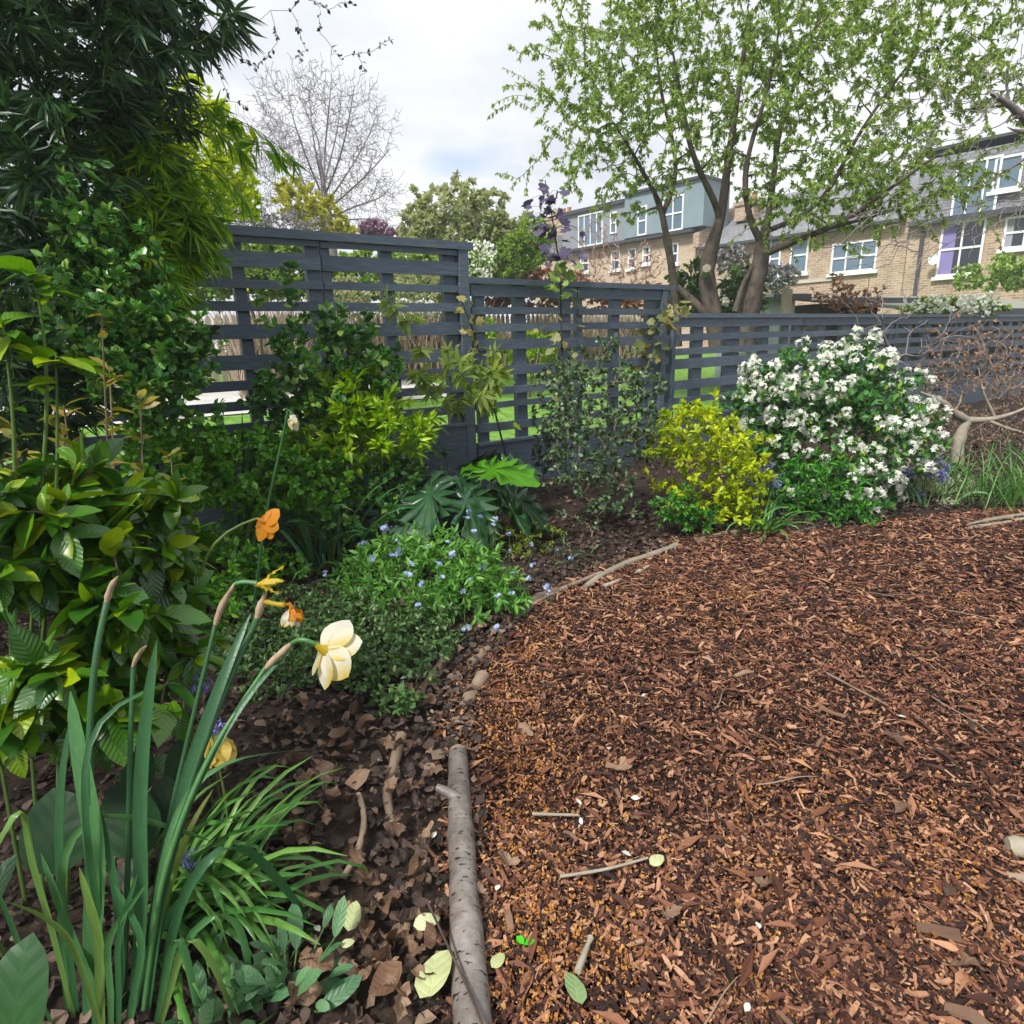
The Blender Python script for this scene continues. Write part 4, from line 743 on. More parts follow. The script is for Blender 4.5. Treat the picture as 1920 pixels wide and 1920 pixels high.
shrub('shrub', 'fresh lime green shrub with narrow leaves at the foot of the tall fence', 'shrub', B3(690, 960, 3.0), [E(660, 760, 2.95, 90, 75, .2), E(720, 810, 2.95, 110, 60, .25), E(610, 850, 2.9, 90, 60, .2)], 260, 16, LANCE, .05, L_lime, B_green, 54, 160, s0=.45, ang=50, nup=.8)
shrub('young_maple', 'young shrub with drooping yellow green leaf tufts before the tall fence end post', 'shrub', B3(880, 900, 3.55), [E(850, 715, 3.5, 85, 60, .25), E(900, 720, 3.6, 50, 50, .2)], 34, 16, LANCE, .075, L_maple, B_brown, 55, 160, s0=.72, ang=75, droop=.55, nup=.6,
      extra=pts((725, 560, 3.4), (735, 575, 3.4), (770, 590, 3.4), (790, 650, 3.4), (840, 655, 3.45), (930, 660, 3.6), (760, 600, 3.4), (900, 690, 3.5)), nstem=4, rmax=.007)

VIB = dict(nup=1.2, nrand=.45)
root = thing('large_leaved_shrub', 'shrub with large serrated lime green leaves on the left, behind the daffodils', 'shrub', B3(140, 1350, 1.0)); rg = np.random.default_rng(61)
T = ell_points(rg, 140, [E(120, 930, 1.18, 120, 60, .14), E(260, 950, 1.25, 80, 50, .14), E(60, 1050, 1.0, 80, 90, .15), E(80, 930, 1.1, 90, 70, .14), E(170, 1010, 1.1, 110, 80, .14), E(330, 1010, 1.3, 60, 60, .12), E(200, 1150, 1.08, 120, 110, .14), E(320, 1120, 1.2, 60, 60, .1), E(120, 1270, .98, 90, 90, .12), E(240, 1290, 1.05, 100, 90, .12), E(335, 1210, 1.18, 60, 80, .12), E(40, 1330, .92, 80, 70, .1)], .2)
bb = np.array(root['_b']); st = [(bb + [rg.normal() * .1, rg.normal() * .08, 0], .007) for _ in range(7)]
P, R = grow(rg, st, T, rmax=.007, rtip=.0022, arch=.12, lw=.15, jit=.03); part('branches', Geo().tubes(P, R, 6, var=rg.random(len(P))), B_brown, root, 'stuff')
pos, rot, d = on_paths(rg, P, 9, .35, 75, .5, 1.1, .45); foliage(root, BIG, L_vib, pos, rot, 0.078 * (.45 + .75 * rg.random(len(pos))), 300)
pos, rot, d = on_paths(rg, P, 2, .96, 35, -.2, .6, .5); foliage(root, BIG, L_vib2, pos, rot, .05 * (.5 + .7 * rg.random(len(pos))), 100, name='young_leaf')
root = thing('leafy_shoot', 'upright leafy shoots with long pale green leaves at the left edge', 'shrub', B3(60, 1300, 1.1)); bb = np.array(root['_b'])
for L in ([(70, 1300, 1.1), (110, 900, 1.12), (105, 660, 1.12)], [(50, 1300, 1.1), (95, 700, 1.15), (80, 540, 1.15), (62, 505, 1.15)], [(20, 1300, 1.05), (30, 800, 1.1), (5, 600, 1.1)]):
    P, R = resample(pts(*L), [.004, .003, .0016] if len(L) == 3 else [.004, .003, .002, .0014], 12); part('stem', Geo().tubes(P, R, 6), B_green, root)
    pos, rot, d = on_paths(rg, P[None, 6:], 9, .2, 70, .45, 1.1, .4, 0, 2); foliage(root, BIG, L_vib2, pos, rot, .06 * (.6 + .7 * rg.random(9)), 9)
    pos, rot, d = on_paths(rg, P[None, -3:], 6, .7, 75, .25, 1.1, .3); foliage(root, BIG, L_vib2, pos, rot, .08 * (.6 + .6 * rg.random(6)), 6)
root = thing('leafy_shoot', 'thin upright shoots with whorls of bronze young leaves, left of centre', 'shrub', B3(220, 1200, 1.5))
for u0, u1, vt, Y0 in ((205, 190, 590, 1.5), (215, 205, 690, 1.55), (265, 262, 740, 1.6), (120, 118, 800, 1.3), (330, 320, 850, 1.5), (90, 80, 860, 1.2), (60, 25, 800, 1.25), (150, 120, 760, 1.3)):
    P, R = resample(pts((u0, 1150, Y0), ((u0 + u1) / 2 + 6, (vt + 1150) / 2, Y0), (u1, vt, Y0)), [.004, .003, .0014], 14); part('stem', Geo().tubes(P, R, 5), B_tan, root)
    for s in np.arange(.55, 1.01, .15):
        k = int(s * 12); pos, rot, d = on_paths(rg, P[None, k:k + 2], 6, 0, 72, .1, 1, .35); foliage(root, OVAL, L_bronze, pos, rot, .042 * (.6 + .7 * rg.random(6)), 6)

hb = [(np.array([-2.1, y, 1.2]), np.array([.62, .7, 1.35])) for y in (-1.2, -.3, .6, 1.5, 2.3, 3.0)]  # added mostly out of view to shade the near left bed
shrub('shade_hedge', 'added evergreen hedge, mostly out of view, shading the left side behind the large leaved shrub', 'hedge', (-2.1, 1.0, 0), hb, 1200, 17, OVAL, .06, L_laurel, B_dark, 62, 0, nstem=30, spread=.9, shell=.55, rmax=.02, lw=.05)
shrub('evergreen_shrub', 'low leafy undergrowth between the large leaved shrub and the daffodil clumps', 'shrub', gnd(430, 1130), [(gnd(430, 1130) + [0, 0, .12], (.32, .35, .2)), (gnd(330, 1230) + [0, 0, .1], (.25, .3, .2))], 260, 12, OVAL, .036, L_ever2, B_green, 63, 120, nstem=40, spread=.2, rmax=.003, rtip=.001, arch=.2, lw=.05, group=UB)
shrub('evergreen_shrub', 'dense dark evergreen foliage between the low shrub and the jagged leaves', 'shrub', gnd(700, 1030), [E(660, 950, 2.9, 110, 50, .3), E(740, 890, 3.1, 70, 50, .25)], 260, 13, ROUND, .032, L_ever, B_brown, 64, 100, nstem=10, rmax=.005, group=UB)

# ------------------------------------------------------------------ the middle of the bed
jag = []
for i in range(8):
    s = i / 7; w = .36 * math.sin(math.pi * (s * .86 + .1)) ** .8; jag += [(w, s * .95 + .05), (w * .46, s * .95 + .09)]
outl = [(0.02, 0)] + jag + [(0, 1.04)] + [(-x, y) for x, y in reversed(jag)] + [(-0.02, 0)]
JAG = lobed_tpl(outl, .012, 3, .25)
root = thing('thistle_leaved_plant', 'clump of large jagged dark green arching leaves in front of the gravel board', 'plant', B3(845, 985, 3.15)); rg = np.random.default_rng(71); bb = np.array(root['_b'])
for a, l, el, bend, lit in [(-100, .40, 60, 60, 0), (-70, .44, 66, 74, 0), (-40, .40, 66, 78, 0), (-10, .44, 70, 76, 0), (20, .42, 66, 74, 0), (48, .42, 76, 55, 1), (70, .38, 58, 70, 0), (110, .38, 64, 50, 0), (160, .4, 66, 50, 0), (-130, .42, 68, 55, 0), (-55, .34, 45, 65, 0), (60, .36, 48, 62, 0), (5, .33, 45, 55, 0), (200, .44, 74, 45, 0), (-25, .36, 55, 60, 0), (35, .38, 58, 66, 0), (90, .34, 40, 50, 0)]:
    A = math.radians(a); h = np.array([math.sin(A), -math.cos(A), 0]); e = math.radians(el); p0 = bb + h * .03; kn = p0 + (h * math.cos(e) + Z * math.sin(e)) * l * .95
    part('leaf_stalk', Geo().tubes(np.array([p0, (p0 + kn) / 2 + Z * .015, kn]), np.array([.008, .006, .004]), 6), B_green, root)
    e2 = math.radians(el - bend); V, T = JAG; V = V * [l * .95, l, l]; th_ = -V[:, 1] / l * math.radians(38); y = V[:, 1] * np.cos(th_ * .6); V = np.stack([V[:, 0] + .006 * rg.normal(size=len(V)), y, V[:, 2] + V[:, 1] * np.sin(th_ * .8)], -1)
    d = h * math.cos(e2) + Z * math.sin(e2); F = frames(d[None], (Z + .35 * rg.normal(size=3))[None])[0]; part('leaf', Geo().add(V @ F.T + kn, T), L_acanlit if lit else L_acan, root, label='leaf coloured bright as if back-lit' if lit else None)
def blade_path(base, az, L, lean, bend, k=8, rg=None):
    h = np.array([math.sin(az), -math.cos(az), 0]); p = np.array(base, float); out = [p.copy()]; a = lean
    for i in range(k - 1):
        p = p + (h * math.sin(a) + Z * math.cos(a)) * L / (k - 1); out.append(p.copy()); a += bend * (i + 1) / k * 2 / k * 1.6
    out = np.array(out); out[:, 2] = np.maximum(out[:, 2], .02 + .01 * np.arange(k) / k); return out
def clump(name, label, cat, base, n, L, lean, bend, W, mat, seed, az=(-180, 180), spread=.03, group=None, dk=None, fold=.25):
    rg = np.random.default_rng(seed); root = thing(name, label, cat, base, group)
    for i in range(n):
        a = math.radians(rg.uniform(*az)); l = L * (.55 + .55 * rg.random()); b0 = np.array(base) + np.array([rg.normal() * spread, rg.normal() * spread, 0])
        P = blade_path(b0, a, l, math.radians(lean * (.2 + rg.random())), math.radians(bend * (.4 + .9 * rg.random()))); s = np.linspace(0, 1, len(P)); w = W * (.7 + .5 * rg.random()) * np.minimum(1, .55 + 1.5 * s) * np.sqrt(np.clip(1 - s ** 4, .0025, 1))
        part('leaf', Geo().ribbon(P, w, np.array([math.cos(a + rg.normal() * .5), math.sin(a + rg.normal() * .5), 0.15 * rg.normal()]), fold, rg.random() * .0), mat, root)
    return root, rg
SC = 'clumps of strap leaves in the bed'
clump('daffodil_clump', 'upright clump of narrow daffodil leaves, centre of the bed behind the orange flower', 'plant', gnd(615, 1085), 34, .56, 22, 75, .021, L_strap, 81, spread=.035, group=SC)
clump('daffodil_clump', 'tall slanting daffodil leaves between the low evergreen and the lime shrub', 'plant', gnd(470, 1090) + [0, .0, 0], 20, .78, 20, 40, .022, L_strap, 82, az=(10, 120), spread=.05, group=SC)
clump('daffodil_clump', 'sprawling low strap leaves beside the ground cover, under the orange flower', 'plant', gnd(690, 1130), 22, .26, 50, 90, .013, L_strap2, 83, spread=.1, group=SC)
clump('strap_leaf_clump', 'pale green strap leaves behind the jagged leaved clump', 'plant', B3(925, 900, 3.6), 24, .42, 25, 60, .014, L_strap2, 84, spread=.05, group=SC)
clump('strap_leaf_clump', 'spiky strap leaf clump at the foot of the golden shrub', 'plant', gnd(1432, 1008), 36, .30, 48, 90, .012, L_strap2, 85, spread=.03, group=SC)
clump('strap_leaf_clump', 'tiny tuft of blue green leaves by the twig edging, left of the golden shrub', 'plant', gnd(1065, 1050), 14, .13, 40, 80, .008, L_strap, 86, spread=.05, group=SC)
clump('grass_clump', 'wispy green grass clump under the crooked bare shrub', 'grass', gnd(1835, 955), 90, .46, 25, 60, .006, L_strap2, 87, spread=.13, group='grasses at the right end of the bed')
clump('grass_clump', 'bright green grass clump at the right edge of the bed', 'grass', gnd(1925, 960), 90, .48, 22, 60, .008, L_strap2, 88, spread=.11, group='grasses at the right end of the bed')

# forget-me-nots
rg = np.random.default_rng(91)
b = gnd(800, 1150); root, P, R, _ = shrub('forget_me_not_patch', 'mound of light green forget-me-nots with pale blue flowers by the mulch edge', 'flowers', b, [(gnd(790, 1120) + [0, 0, .09], (.36, .3, .19)), (gnd(900, 1150) + [0, 0, .10], (.19, .2, .17)), (gnd(720, 1100) + [0, 0, .07], (.25, .2, .12))],
    620, 11, LANCE, .036, L_fmn, B_green, 92, 260, nstem=60, spread=.22, rmax=.0025, rtip=.001, arch=.25, s0=.25, ang=65, nup=1.1, lw=.05)
flo = []
for i in range(5): a = i * 2 * math.pi / 5; flo.append((np.array([math.sin(a), math.cos(a), 0]) * .35))
def florets(n, r, fs, rg, dome=.6):
    g = Geo(); d = rand_dirs(rg, n); d[:, 2] = np.abs(d[:, 2]); c = d * r
    for i in range(n):
        a = np.arange(5) * 2 * math.pi / 5 + rg.random(); F = frames(rand_dirs(rg, 1), (d[i] + .3 * rg.normal(size=3))[None])[0]
        dirs = (np.cos(a)[:, None] * F[:, 0] + np.sin(a)[:, None] * F[:, 1]); g.inst(TINY_W, np.repeat(c[i][None], 5, 0), frames(dirs, np.repeat(F[:, 2][None], 5, 0)), np.full(5, fs), rg.random(5))
    return g
FM = [florets(7, .012, .0085, rg).mesh('flower_head', L_blue) for _ in range(4)]
fpx = [(745, 1015, 2.2), (722, 990, 2.25), (750, 1035, 2.15), (805, 1025, 2.3), (840, 1018, 2.4), (890, 998, 2.5), (880, 960, 2.6), (875, 975, 2.6), (898, 972, 2.6), (928, 975, 2.6), (925, 985, 2.6), (765, 1080, 2.0), (770, 1060, 2.05), (790, 1095, 2.0), (870, 1110, 2.0), (905, 1065, 2.2), (955, 1005, 2.6), (995, 1022, 2.6), (1000, 1060, 2.4), (1045, 1035, 2.6), (1070, 1048, 2.6), (960, 1080, 2.2), (990, 1085, 2.2), (935, 1120, 2.05), (960, 1115, 2.1), (700, 1050, 2.1), (680, 1020, 2.3), (610, 1075, 2.1), (820, 1060, 2.1), (850, 1040, 2.2), (885, 1090, 2.05), (830, 1085, 2.05), (1025, 1100, 2.2), (1030, 1108, 2.2), (875, 1180, 1.9), (935, 1180, 1.9), (720, 990, 2.4), (785, 1135, 1.95), (955, 1035, 2.4), (735, 1045, 2.1)]
for u, v, y in fpx:
    p = at(u, v, y); z0 = max(.03, p[2] - .12); part('flower_stalk', Geo().tubes(np.array([[p[0] + rg.normal() * .02, p[1] + .02, z0], (p + [0, .01, z0]) * [1, 1, .5], p]), np.array([.0018, .0014, .001]), 4), B_green, root)
    o = bpy.data.objects.new('flower_head', FM[rg.integers(4)]); COL.objects.link(o); o.parent = root; o.location = tuple(p - np.array(root['_b'])); o.scale = (rg.uniform(.7, 1.25),) * 3; o.rotation_euler = (rg.normal() * .5, rg.normal() * .5, rg.random() * 6)
shrub('ground_cover', 'spreading ground cover of tiny dark green leaves in front of the forget-me-nots', 'ground cover', gnd(660, 1270), [(gnd(650, 1230) + [0, 0, .05], (.33, .3, .15)), (gnd(800, 1200) + [0, 0, .04], (.15, .15, .1)), (gnd(740, 1250) + [0, 0, .03], (.2, .26, .12)), (gnd(560, 1190) + [0, 0, .04], (.24, .3, .13)), (gnd(760, 1345) + [0, 0, .0], (.1, .08, .08)), (gnd(520, 1280) + [0, 0, .03], (.2, .22, .12)), (gnd(450, 1230) + [0, 0, .03], (.2, .2, .12))],
      1250, 12, OVAL, .02, L_cover, B_brown, 93, 150, nstem=70, spread=.2, rmax=.002, rtip=.0008, arch=.3, s0=.2, ang=65, lw=.05)
shrub('ground_cover', 'feathery yellow green low plant behind the forget-me-nots', 'ground cover', gnd(960, 1040), [(gnd(960, 1040) + [0, 0, .05], (.28, .22, .13)), (gnd(900, 1020) + [0, 0, .04], (.2, .2, .12))], 230, 9, TINY, .018, L_moss, B_green, 94, 0, nstem=50, spread=.15, rmax=.002, rtip=.0008, arch=.3, lw=.05)

TG = 'twiggy shrubs left of the golden shrub'
shrub('twiggy_shrub', 'open twiggy shrub with small dark leaves and bare tan stems, left of the golden shrub', 'shrub', gnd(1102, 1024), [E(1130, 790, 3.3, 115, 125, .35), E(1090, 840, 3.2, 80, 95, .3), E(1200, 770, 3.4, 60, 95, .25), E(1060, 740, 3.4, 50, 60, .2), E(1120, 915, 3.15, 90, 60, .2), E(1110, 700, 3.4, 70, 40, .2)], 460, 12, ROUND, .026, L_box, B_tan, 101, 120, nstem=5, spread=.035, rmax=.010, rtip=.0014, s0=.4, group=TG, lw=.3, jit=.06, shell=.05,
      extra=pts((1040, 955, 3.1), (1200, 965, 3.0), (1190, 900, 3.1), (1060, 900, 3.1), (1150, 640, 3.4), (1090, 650, 3.4), (1230, 660, 3.4), (1245, 720, 3.4), (1000, 720, 3.4), (1010, 800, 3.3), (1190, 655, 3.4), (1050, 670, 3.4), (1255, 790, 3.3), (1230, 860, 3.2)))
shrub('twiggy_shrub', 'narrow dark shrub with dense tiny leaves against the middle fence', 'shrub', B3(1050, 925, 3.85), [E(1042, 790, 3.8, 40, 105, .2), E(1020, 830, 3.8, 30, 60, .15)], 130, 12, ROUND, .024, L_boxdark, B_dark, 102, 60, nstem=5, spread=.05, rmax=.01, group=TG, s0=.3)
shrub('golden_shrub', 'bright golden yellow leaved shrub in front of the low fence', 'shrub', gnd(1320, 1000) + [0, .08, 0], [E(1320, 870, 3.25, 110, 126, .33), E(1390, 945, 3.12, 48, 48, .15), E(1300, 800, 3.3, 70, 60, .22), E(1380, 900, 3.2, 60, 80, .22)], 330, 15, OVAL, .034, L_gold, B_brown, 103, 260, nstem=8, spread=.05, s0=.3, shell=.3, nup=1.2, nrand=.5,
      extra=pts((1440, 895, 3.2), (1435, 915, 3.2), (1450, 820, 3.3), (1265, 950, 3.15), (1395, 975, 3.1), (1340, 735, 3.3), (1215, 850, 3.2)))
shrub('low_shrub', 'dark green bushy growth at the foot of the golden shrub', 'shrub', gnd(1270, 985), [E(1265, 950, 3.02, 45, 40, .12), E(1310, 968, 3.02, 40, 26, .1)], 90, 11, LANCE, .03, L_low, B_brown, 104, 60, nstem=8, rmax=.004, group='low dark shrubs along the bed edge')
b = gnd(1570, 985) + [.12, .5, 0]
root, P, R, rg = shrub('white_flowered_shrub', 'large rounded evergreen bush covered in white flower clusters', 'shrub', b, [E(1560, 830, 3.75, 165, 130, .45), E(1440, 770, 3.75, 80, 95, .3), E(1500, 730, 3.85, 105, 85, .35), E(1645, 770, 3.8, 72, 95, .32), E(1600, 690, 3.9, 70, 60, .3), E(1630, 920, 3.55, 62, 58, .25), E(1530, 900, 3.5, 110, 60, .25)],
    760, 13, OVAL, .05, L_choi, B_brown, 105, 240, nstem=9, spread=.08, s0=.4, shell=.35, nup=1.1, nrand=.55, rmax=.014)
FW = [florets(13, .029, .0135, rg).mesh('flower_cluster', L_white) for _ in range(6)]
tips = P[:, -1]; c0 = at(1560, 810, 3.8); dd = unit(tips - c0); sco = np.linalg.norm((tips - c0) / [.75, .6, .7], axis=1) * .9 + dd[:, 2] * .5 - dd[:, 1] * .5 + .3 * rg.random(len(tips)) + np.abs(dd[:, 0]) * .15 + .5 * np.sin(8 * tips[:, 0] + 1) * np.sin(9 * tips[:, 2] + 2)
for i in np.argsort(-sco)[:240]:
    n_ = dd[i] + [0, -.2, .5]; o = bpy.data.objects.new('flower_cluster', FW[rg.integers(6)]); COL.objects.link(o); o.parent = root; F = frames(rand_dirs(rg, 1), n_[None])[0]; M = np.eye(4); M[:3, :3] = F * rg.uniform(.7, 1.45); M[:3, 3] = tips[i] + dd[i] * .03 - np.array(root['_b']); o.matrix_local = Matrix(M.tolist())
for u, v, y in ((1645, 960, 3.3), (1650, 975, 3.28), (1690, 930, 3.4), (1700, 790, 3.6), (1735, 760, 3.75), (1515, 850, 3.4), (1545, 862, 3.4), (1490, 835, 3.4), (1470, 860, 3.45)):
    o = bpy.data.objects.new('flower_cluster', FW[rg.integers(6)]); COL.objects.link(o); o.parent = root; o.location = tuple(at(u, v, y) - np.array(root['_b'])); o.rotation_euler = (rg.uniform(.2, 1.2), rg.normal() * .4, 0)
shrub('low_shrub', 'low dark green fine leaved shrub under the white flowered bush', 'shrub', gnd(1550, 1000) + [0, .12, 0], [E(1540, 925, 3.28, 95, 68, .2), E(1600, 960, 3.2, 60, 40, .15), E(1510, 900, 3.35, 50, 50, .15)], 240, 12, LANCE, .033, L_low, B_brown, 106, 120, nstem=10, spread=.08, rmax=.004, group='low dark shrubs along the bed edge', nup=1)
shrub('low_shrub', 'loose leafy plant with pale stems right of the white flowered bush', 'shrub', gnd(1725, 980) + [0, .12, 0], [E(1725, 930, 3.6, 55, 50, .2), E(1780, 930, 3.7, 60, 40, .2)], 110, 9, LANCE, .04, L_farolive, B_green, 107, 60, nstem=14, spread=.12, rmax=.003, group='low dark shrubs along the bed edge')
BB = 'bluebells in the bed'
for k, (u, v, Y0, n, lab, us) in enumerate([(1436, 965, 3.25, 9, 'bluebells between the golden shrub and the white flowered bush', 25), (1722, 960, 3.45, 13, 'bluebells right of the white flowered bush', 28), (1762, 935, 4.0, 6, 'pale bluebells under the left arm of the crooked bare shrub', 15)]):
    b = B3(u, v, Y0); root, rg = clump('bluebell_clump', lab, 'flowers', b, 18, .30, 30, 70, .012, L_strap, 110 + k, spread=.06, group=BB)
    for i in range(n):
        top = at(u + rg.normal() * us, 885 + rg.normal() * 12 - (25 if k == 2 else 0), Y0 - .05 * rg.random()); foot = b + [rg.normal() * .05, rg.normal() * .04, 0]
        part('stem', Geo().tubes(np.array([foot, (foot + top) / 2 + [0, 0, .02], top]), np.array([.003, .0026, .002]), 5), B_green, root)
        pos = top + np.stack([rg.normal(size=9) * .016, rg.normal(size=9) * .014, -rg.random(9) * .055], -1); part('flower_spike', Geo().inst(LANCE, np.repeat(pos, 4, 0), frames(unit(rand_dirs(rg, 36) + [0, 0, -.8]), rand_dirs(rg, 36)), np.full(36, .022)), L_bluebell, root)

# crooked bare shrub, arching twigs and the climbers
rg = np.random.default_rng(121); Yc = 4.5
root = thing('bare_shrub', 'crooked bare shrub with pale twisted trunk at the right end of the bed', 'shrub', B3(1800, 880, Yc)); bb = np.array(root['_b']); sk = []
for L, w in [([(1800, 905, 4.5), (1794, 850, 4.5), (1800, 815, 4.5), (1813, 788, 4.5)], [.045, .04, .038, .034]), ([(1813, 788, 4.5), (1790, 776, 4.48), (1772, 756, 4.45), (1752, 746, 4.45), (1725, 735, 4.45)], [.034, .028, .024, .016, .008]),
             ([(1813, 788, 4.5), (1850, 788, 4.5), (1868, 786, 4.5), (1884, 779, 4.5), (1905, 775, 4.5), (1960, 745, 4.5)], [.028, .02, .016, .014, .011, .006]), ([(1853, 789, 4.5), (1885, 802, 4.45), (1930, 815, 4.4)], [.015, .012, .008]), ([(1867, 786, 4.5), (1858, 765, 4.5), (1842, 735, 4.5), (1835, 690, 4.5)], [.012, .01, .008, .004])]:
    P, R = resample(pts(*L), w, 12); part('trunk' if w[0] > .04 else 'limb', Geo().tubes(P, R * (1 + .08 * rg.normal(size=12)), 7), B_pale, root); sk += [(p, r, .05 * i) for i, (p, r) in enumerate(zip(P, R))]
T = ell_points(rg, 300, [E(1830, 690, 4.5, 110, 60, .4), E(1890, 640, 4.5, 70, 50, .35), E(1790, 640, 4.5, 60, 50, .3), E(1860, 830, 4.5, 70, 40, .3)], .1); P, R = grow(rg, sk[14:], T, rmax=.008, rtip=.0022, arch=.1, lw=.3, jit=.07); part('twigs', Geo().tubes(P, R, 4, var=rg.random(len(P))), B_tan, root, 'stuff')
pos, rot, d = on_paths(rg, P, 1, .7, 60, .2, .7, .7); part('young_leaves', Geo().inst(TINY_W, pos, rot, .018 + .02 * rg.random(len(pos))), L_copper, root, 'stuff')
shrub('dry_shrub', 'tangle of dry brown leaved twigs in front of the right end of the low fence', 'shrub', B3(1850, 880, 5.2), [E(1830, 740, 5.2, 110, 90, .35), E(1920, 760, 5.2, 80, 90, .35), E(1760, 800, 5.0, 60, 60, .3)], 420, 3, TINY_W, .032, L_olivedry, B_tan, 122, 0, nstem=14, spread=.2, rtip=.0025, rmax=.008, s0=.3, jit=.06)
root = thing('bare_shrub', 'grey arching leafless stems behind the white flowered bush, over the low fence', 'shrub', B3(1700, 800, 5.0)); bb = np.array(root['_b'])
P0_, R0_ = resample(np.concatenate([[bb], pts((1692, 720, 5.0), (1680, 680, 5.0), (1655, 625, 4.9))]), [.02, .017, .014, .01], 9)
T = np.concatenate([pts((1532, 556, 4.8), (1560, 540, 4.8), (1594, 578, 4.8), (1625, 560, 4.9), (1690, 540, 5), (1655, 535, 5), (1700, 560, 5), (1740, 600, 5.1), (1760, 640, 5.1), (1720, 520, 5), (1600, 620, 4.8), (1630, 520, 4.9)), ell_points(rg, 60, [E(1680, 620, 5, 90, 70, .3), E(1800, 620, 5, 80, 50, .3)], .2)])
P, R = grow(rg, [(p, r, .05 * i) for i, (p, r) in enumerate(zip(P0_, R0_))], T, rmax=.010, rtip=.003, arch=.12, lw=.4, jit=.04); part('trunk', Geo().tubes(P0_, R0_, 7), B_grey, root); part('branches', Geo().tubes(P, R, 5, var=rg.random(len(P))), B_grey, root, 'stuff')
VO = [(0, 0), (.28, .02), (.46, .25), (.32, .42), (.46, .68), (.2, .68), (0, 1), (-.2, .68), (-.46, .68), (-.32, .42), (-.46, .25), (-.28, .02)]
VINE = lobed_tpl(VO, .02, 5, .15)
def climber(label, stem, lmats, seed, Yp):
    rg = np.random.default_rng(seed); P, R = resample(pts(*stem), np.linspace(.008, .003, len(stem)), 22); root = thing('climber', label, 'climber', (P[0][0], P[0][1], 0), 'climbers on the fence')
    P[0][2] = 0.02; part('stem', Geo().tubes(P, R, 6), B_dark, root)
    for a, b_, n, sz, lm in lmats:
        i = rg.uniform(a, b_, n) * 20.9; j = i.astype(int); c = P[j]; T = c + np.stack([rg.normal(size=n) * .075, rg.normal(size=n) * .06 - .04, rg.normal(size=n) * .05], -1)
        G = Geo().tubes(np.stack([c, (c + T) / 2 + [0, 0, .015], T], 1), np.broadcast_to(np.array([.0018, .0015, .001]), (n, 3)), 3); part('leaf_stalks', G, B_green, root, 'stuff')
        foliage(root, VINE, lm, T, frames(unit(rand_dirs(rg, n) * [1, 1, .5] + [0, -.2, -.45]), rand_dirs(rg, n) * .7 + [0, -.6, .7]), sz * (.6 + .7 * rg.random(n)), n)
climber('climbing vine with dark purple leaves rising above the middle fence', [(1062, 915, 4.15), (1058, 760, 4.2), (1052, 620, 4.35), (1052, 530, 4.4), (1042, 440, 4.35), (1030, 380, 4.35), (1022, 338, 4.35)], [(.76, 1, 60, .075, L_purple), (.68, .82, 18, .075, L_fargreen), (.35, .66, 26, .06, L_olive)], 131, 4.3)
climber('olive brown climber wrapped round the end of the middle fence', [(1190, 860, 4.9), (1195, 740, 5.0), (1210, 650, 5.05), (1245, 590, 5.05), (1262, 568, 5.05)], [(.55, 1, 46, .085, L_olive)], 132, 5)
climber('thin olive climber across the end post of the tall fence', [(960, 900, 3.95), (920, 740, 4.0), (885, 610, 4.05), (855, 545, 4.05)], [(.55, 1, 22, .06, L_olive), (.3, .6, 8, .06, L_lime)], 133, 4)
# ------------------------------------------------------------------ bark mulch, litter and loose pieces on the ground
rng = np.random.default_rng(201)
M_chip = rough_mat('bark_chip', [(0.0, (0.014, 0.007, 0.006)), (0.27, (0.034, 0.013, 0.008)), (0.52, (0.098, 0.037, 0.021)), (0.76, (0.205, 0.084, 0.046)), (0.92, (0.42, 0.225, 0.125)), (1.0, (0.50, 0.34, 0.22))], 220, 0.75, 0.3, usevar=0.88, dist=0.003, spec=0.35)
M_crumb = rough_mat('rotten_wood_crumb', [(0.0, (0.17, 0.062, 0.016)), (0.6, (0.37, 0.155, 0.036)), (1.0, (0.60, 0.33, 0.11))], 60, 0.9, 0.2, usevar=0.85)
M_wood = rough_mat('wood_chip', [(0.0, (0.10, 0.055, 0.036)), (0.5, (0.21, 0.125, 0.08)), (1.0, (0.42, 0.29, 0.19))], 40, 0.8, 0.4, stretch=(8, 1, 1), usevar=0.75, dist=0.003)
L_dead = leaf_mat('dead_leaf', [(0, (0.035, 0.019, 0.011)), (0.45, (0.078, 0.042, 0.023)), (0.8, (0.135, 0.075, 0.042)), (1, (0.23, 0.14, 0.085))], 0.6, 0.12, warm=(1.2, 1, .8), vein=7.0, nscale=12, sat=1.0, val=1.0)
L_deadpale = leaf_mat('pale_dead_leaf', [(0, (0.14, 0.085, 0.05)), (1, (0.29, 0.19, 0.12))], 0.6, 0.15, warm=(1.1, 1, .9), vein=7.0, nscale=12, sat=1.0, val=1.0)
L_litter = leaf_mat('leaf_litter', [(0, (0.012, 0.008, 0.006)), (0.5, (0.04, 0.024, 0.017)), (0.85, (0.095, 0.06, 0.042)), (1, (0.24, 0.165, 0.115))], 0.75, 0.08, warm=(1.1, 1, .9), sat=1.0, val=1.0)
def chip_tpl(seed, L=1.0, W=.26, H=.09):
    r = np.random.default_rng(seed); c = []
    for y in (-.5, 0, .5):
        w = W / 2 * r.uniform(.5, 1.15); b = r.normal() * .05; k = r.normal() * .05
        c += [(-w + b, y * L + r.normal() * .06, k), (w + b, y * L + r.normal() * .06, k), (w * .8 + b, y * L, H * r.uniform(.5, 1.3) + k), (-w * .8 + b, y * L, H * r.uniform(.5, 1.3) + k)]
    T = []
    for s in (0, 4):
        for i in range(4): j = (i + 1) % 4; T += [(s + i, s + j, s + 4 + j), (s + i, s + 4 + j, s + 4 + i)]
    T += [(0, 3, 2), (0, 2, 1), (8, 9, 10), (8, 10, 11)]
    return np.array(c), np.array(T)
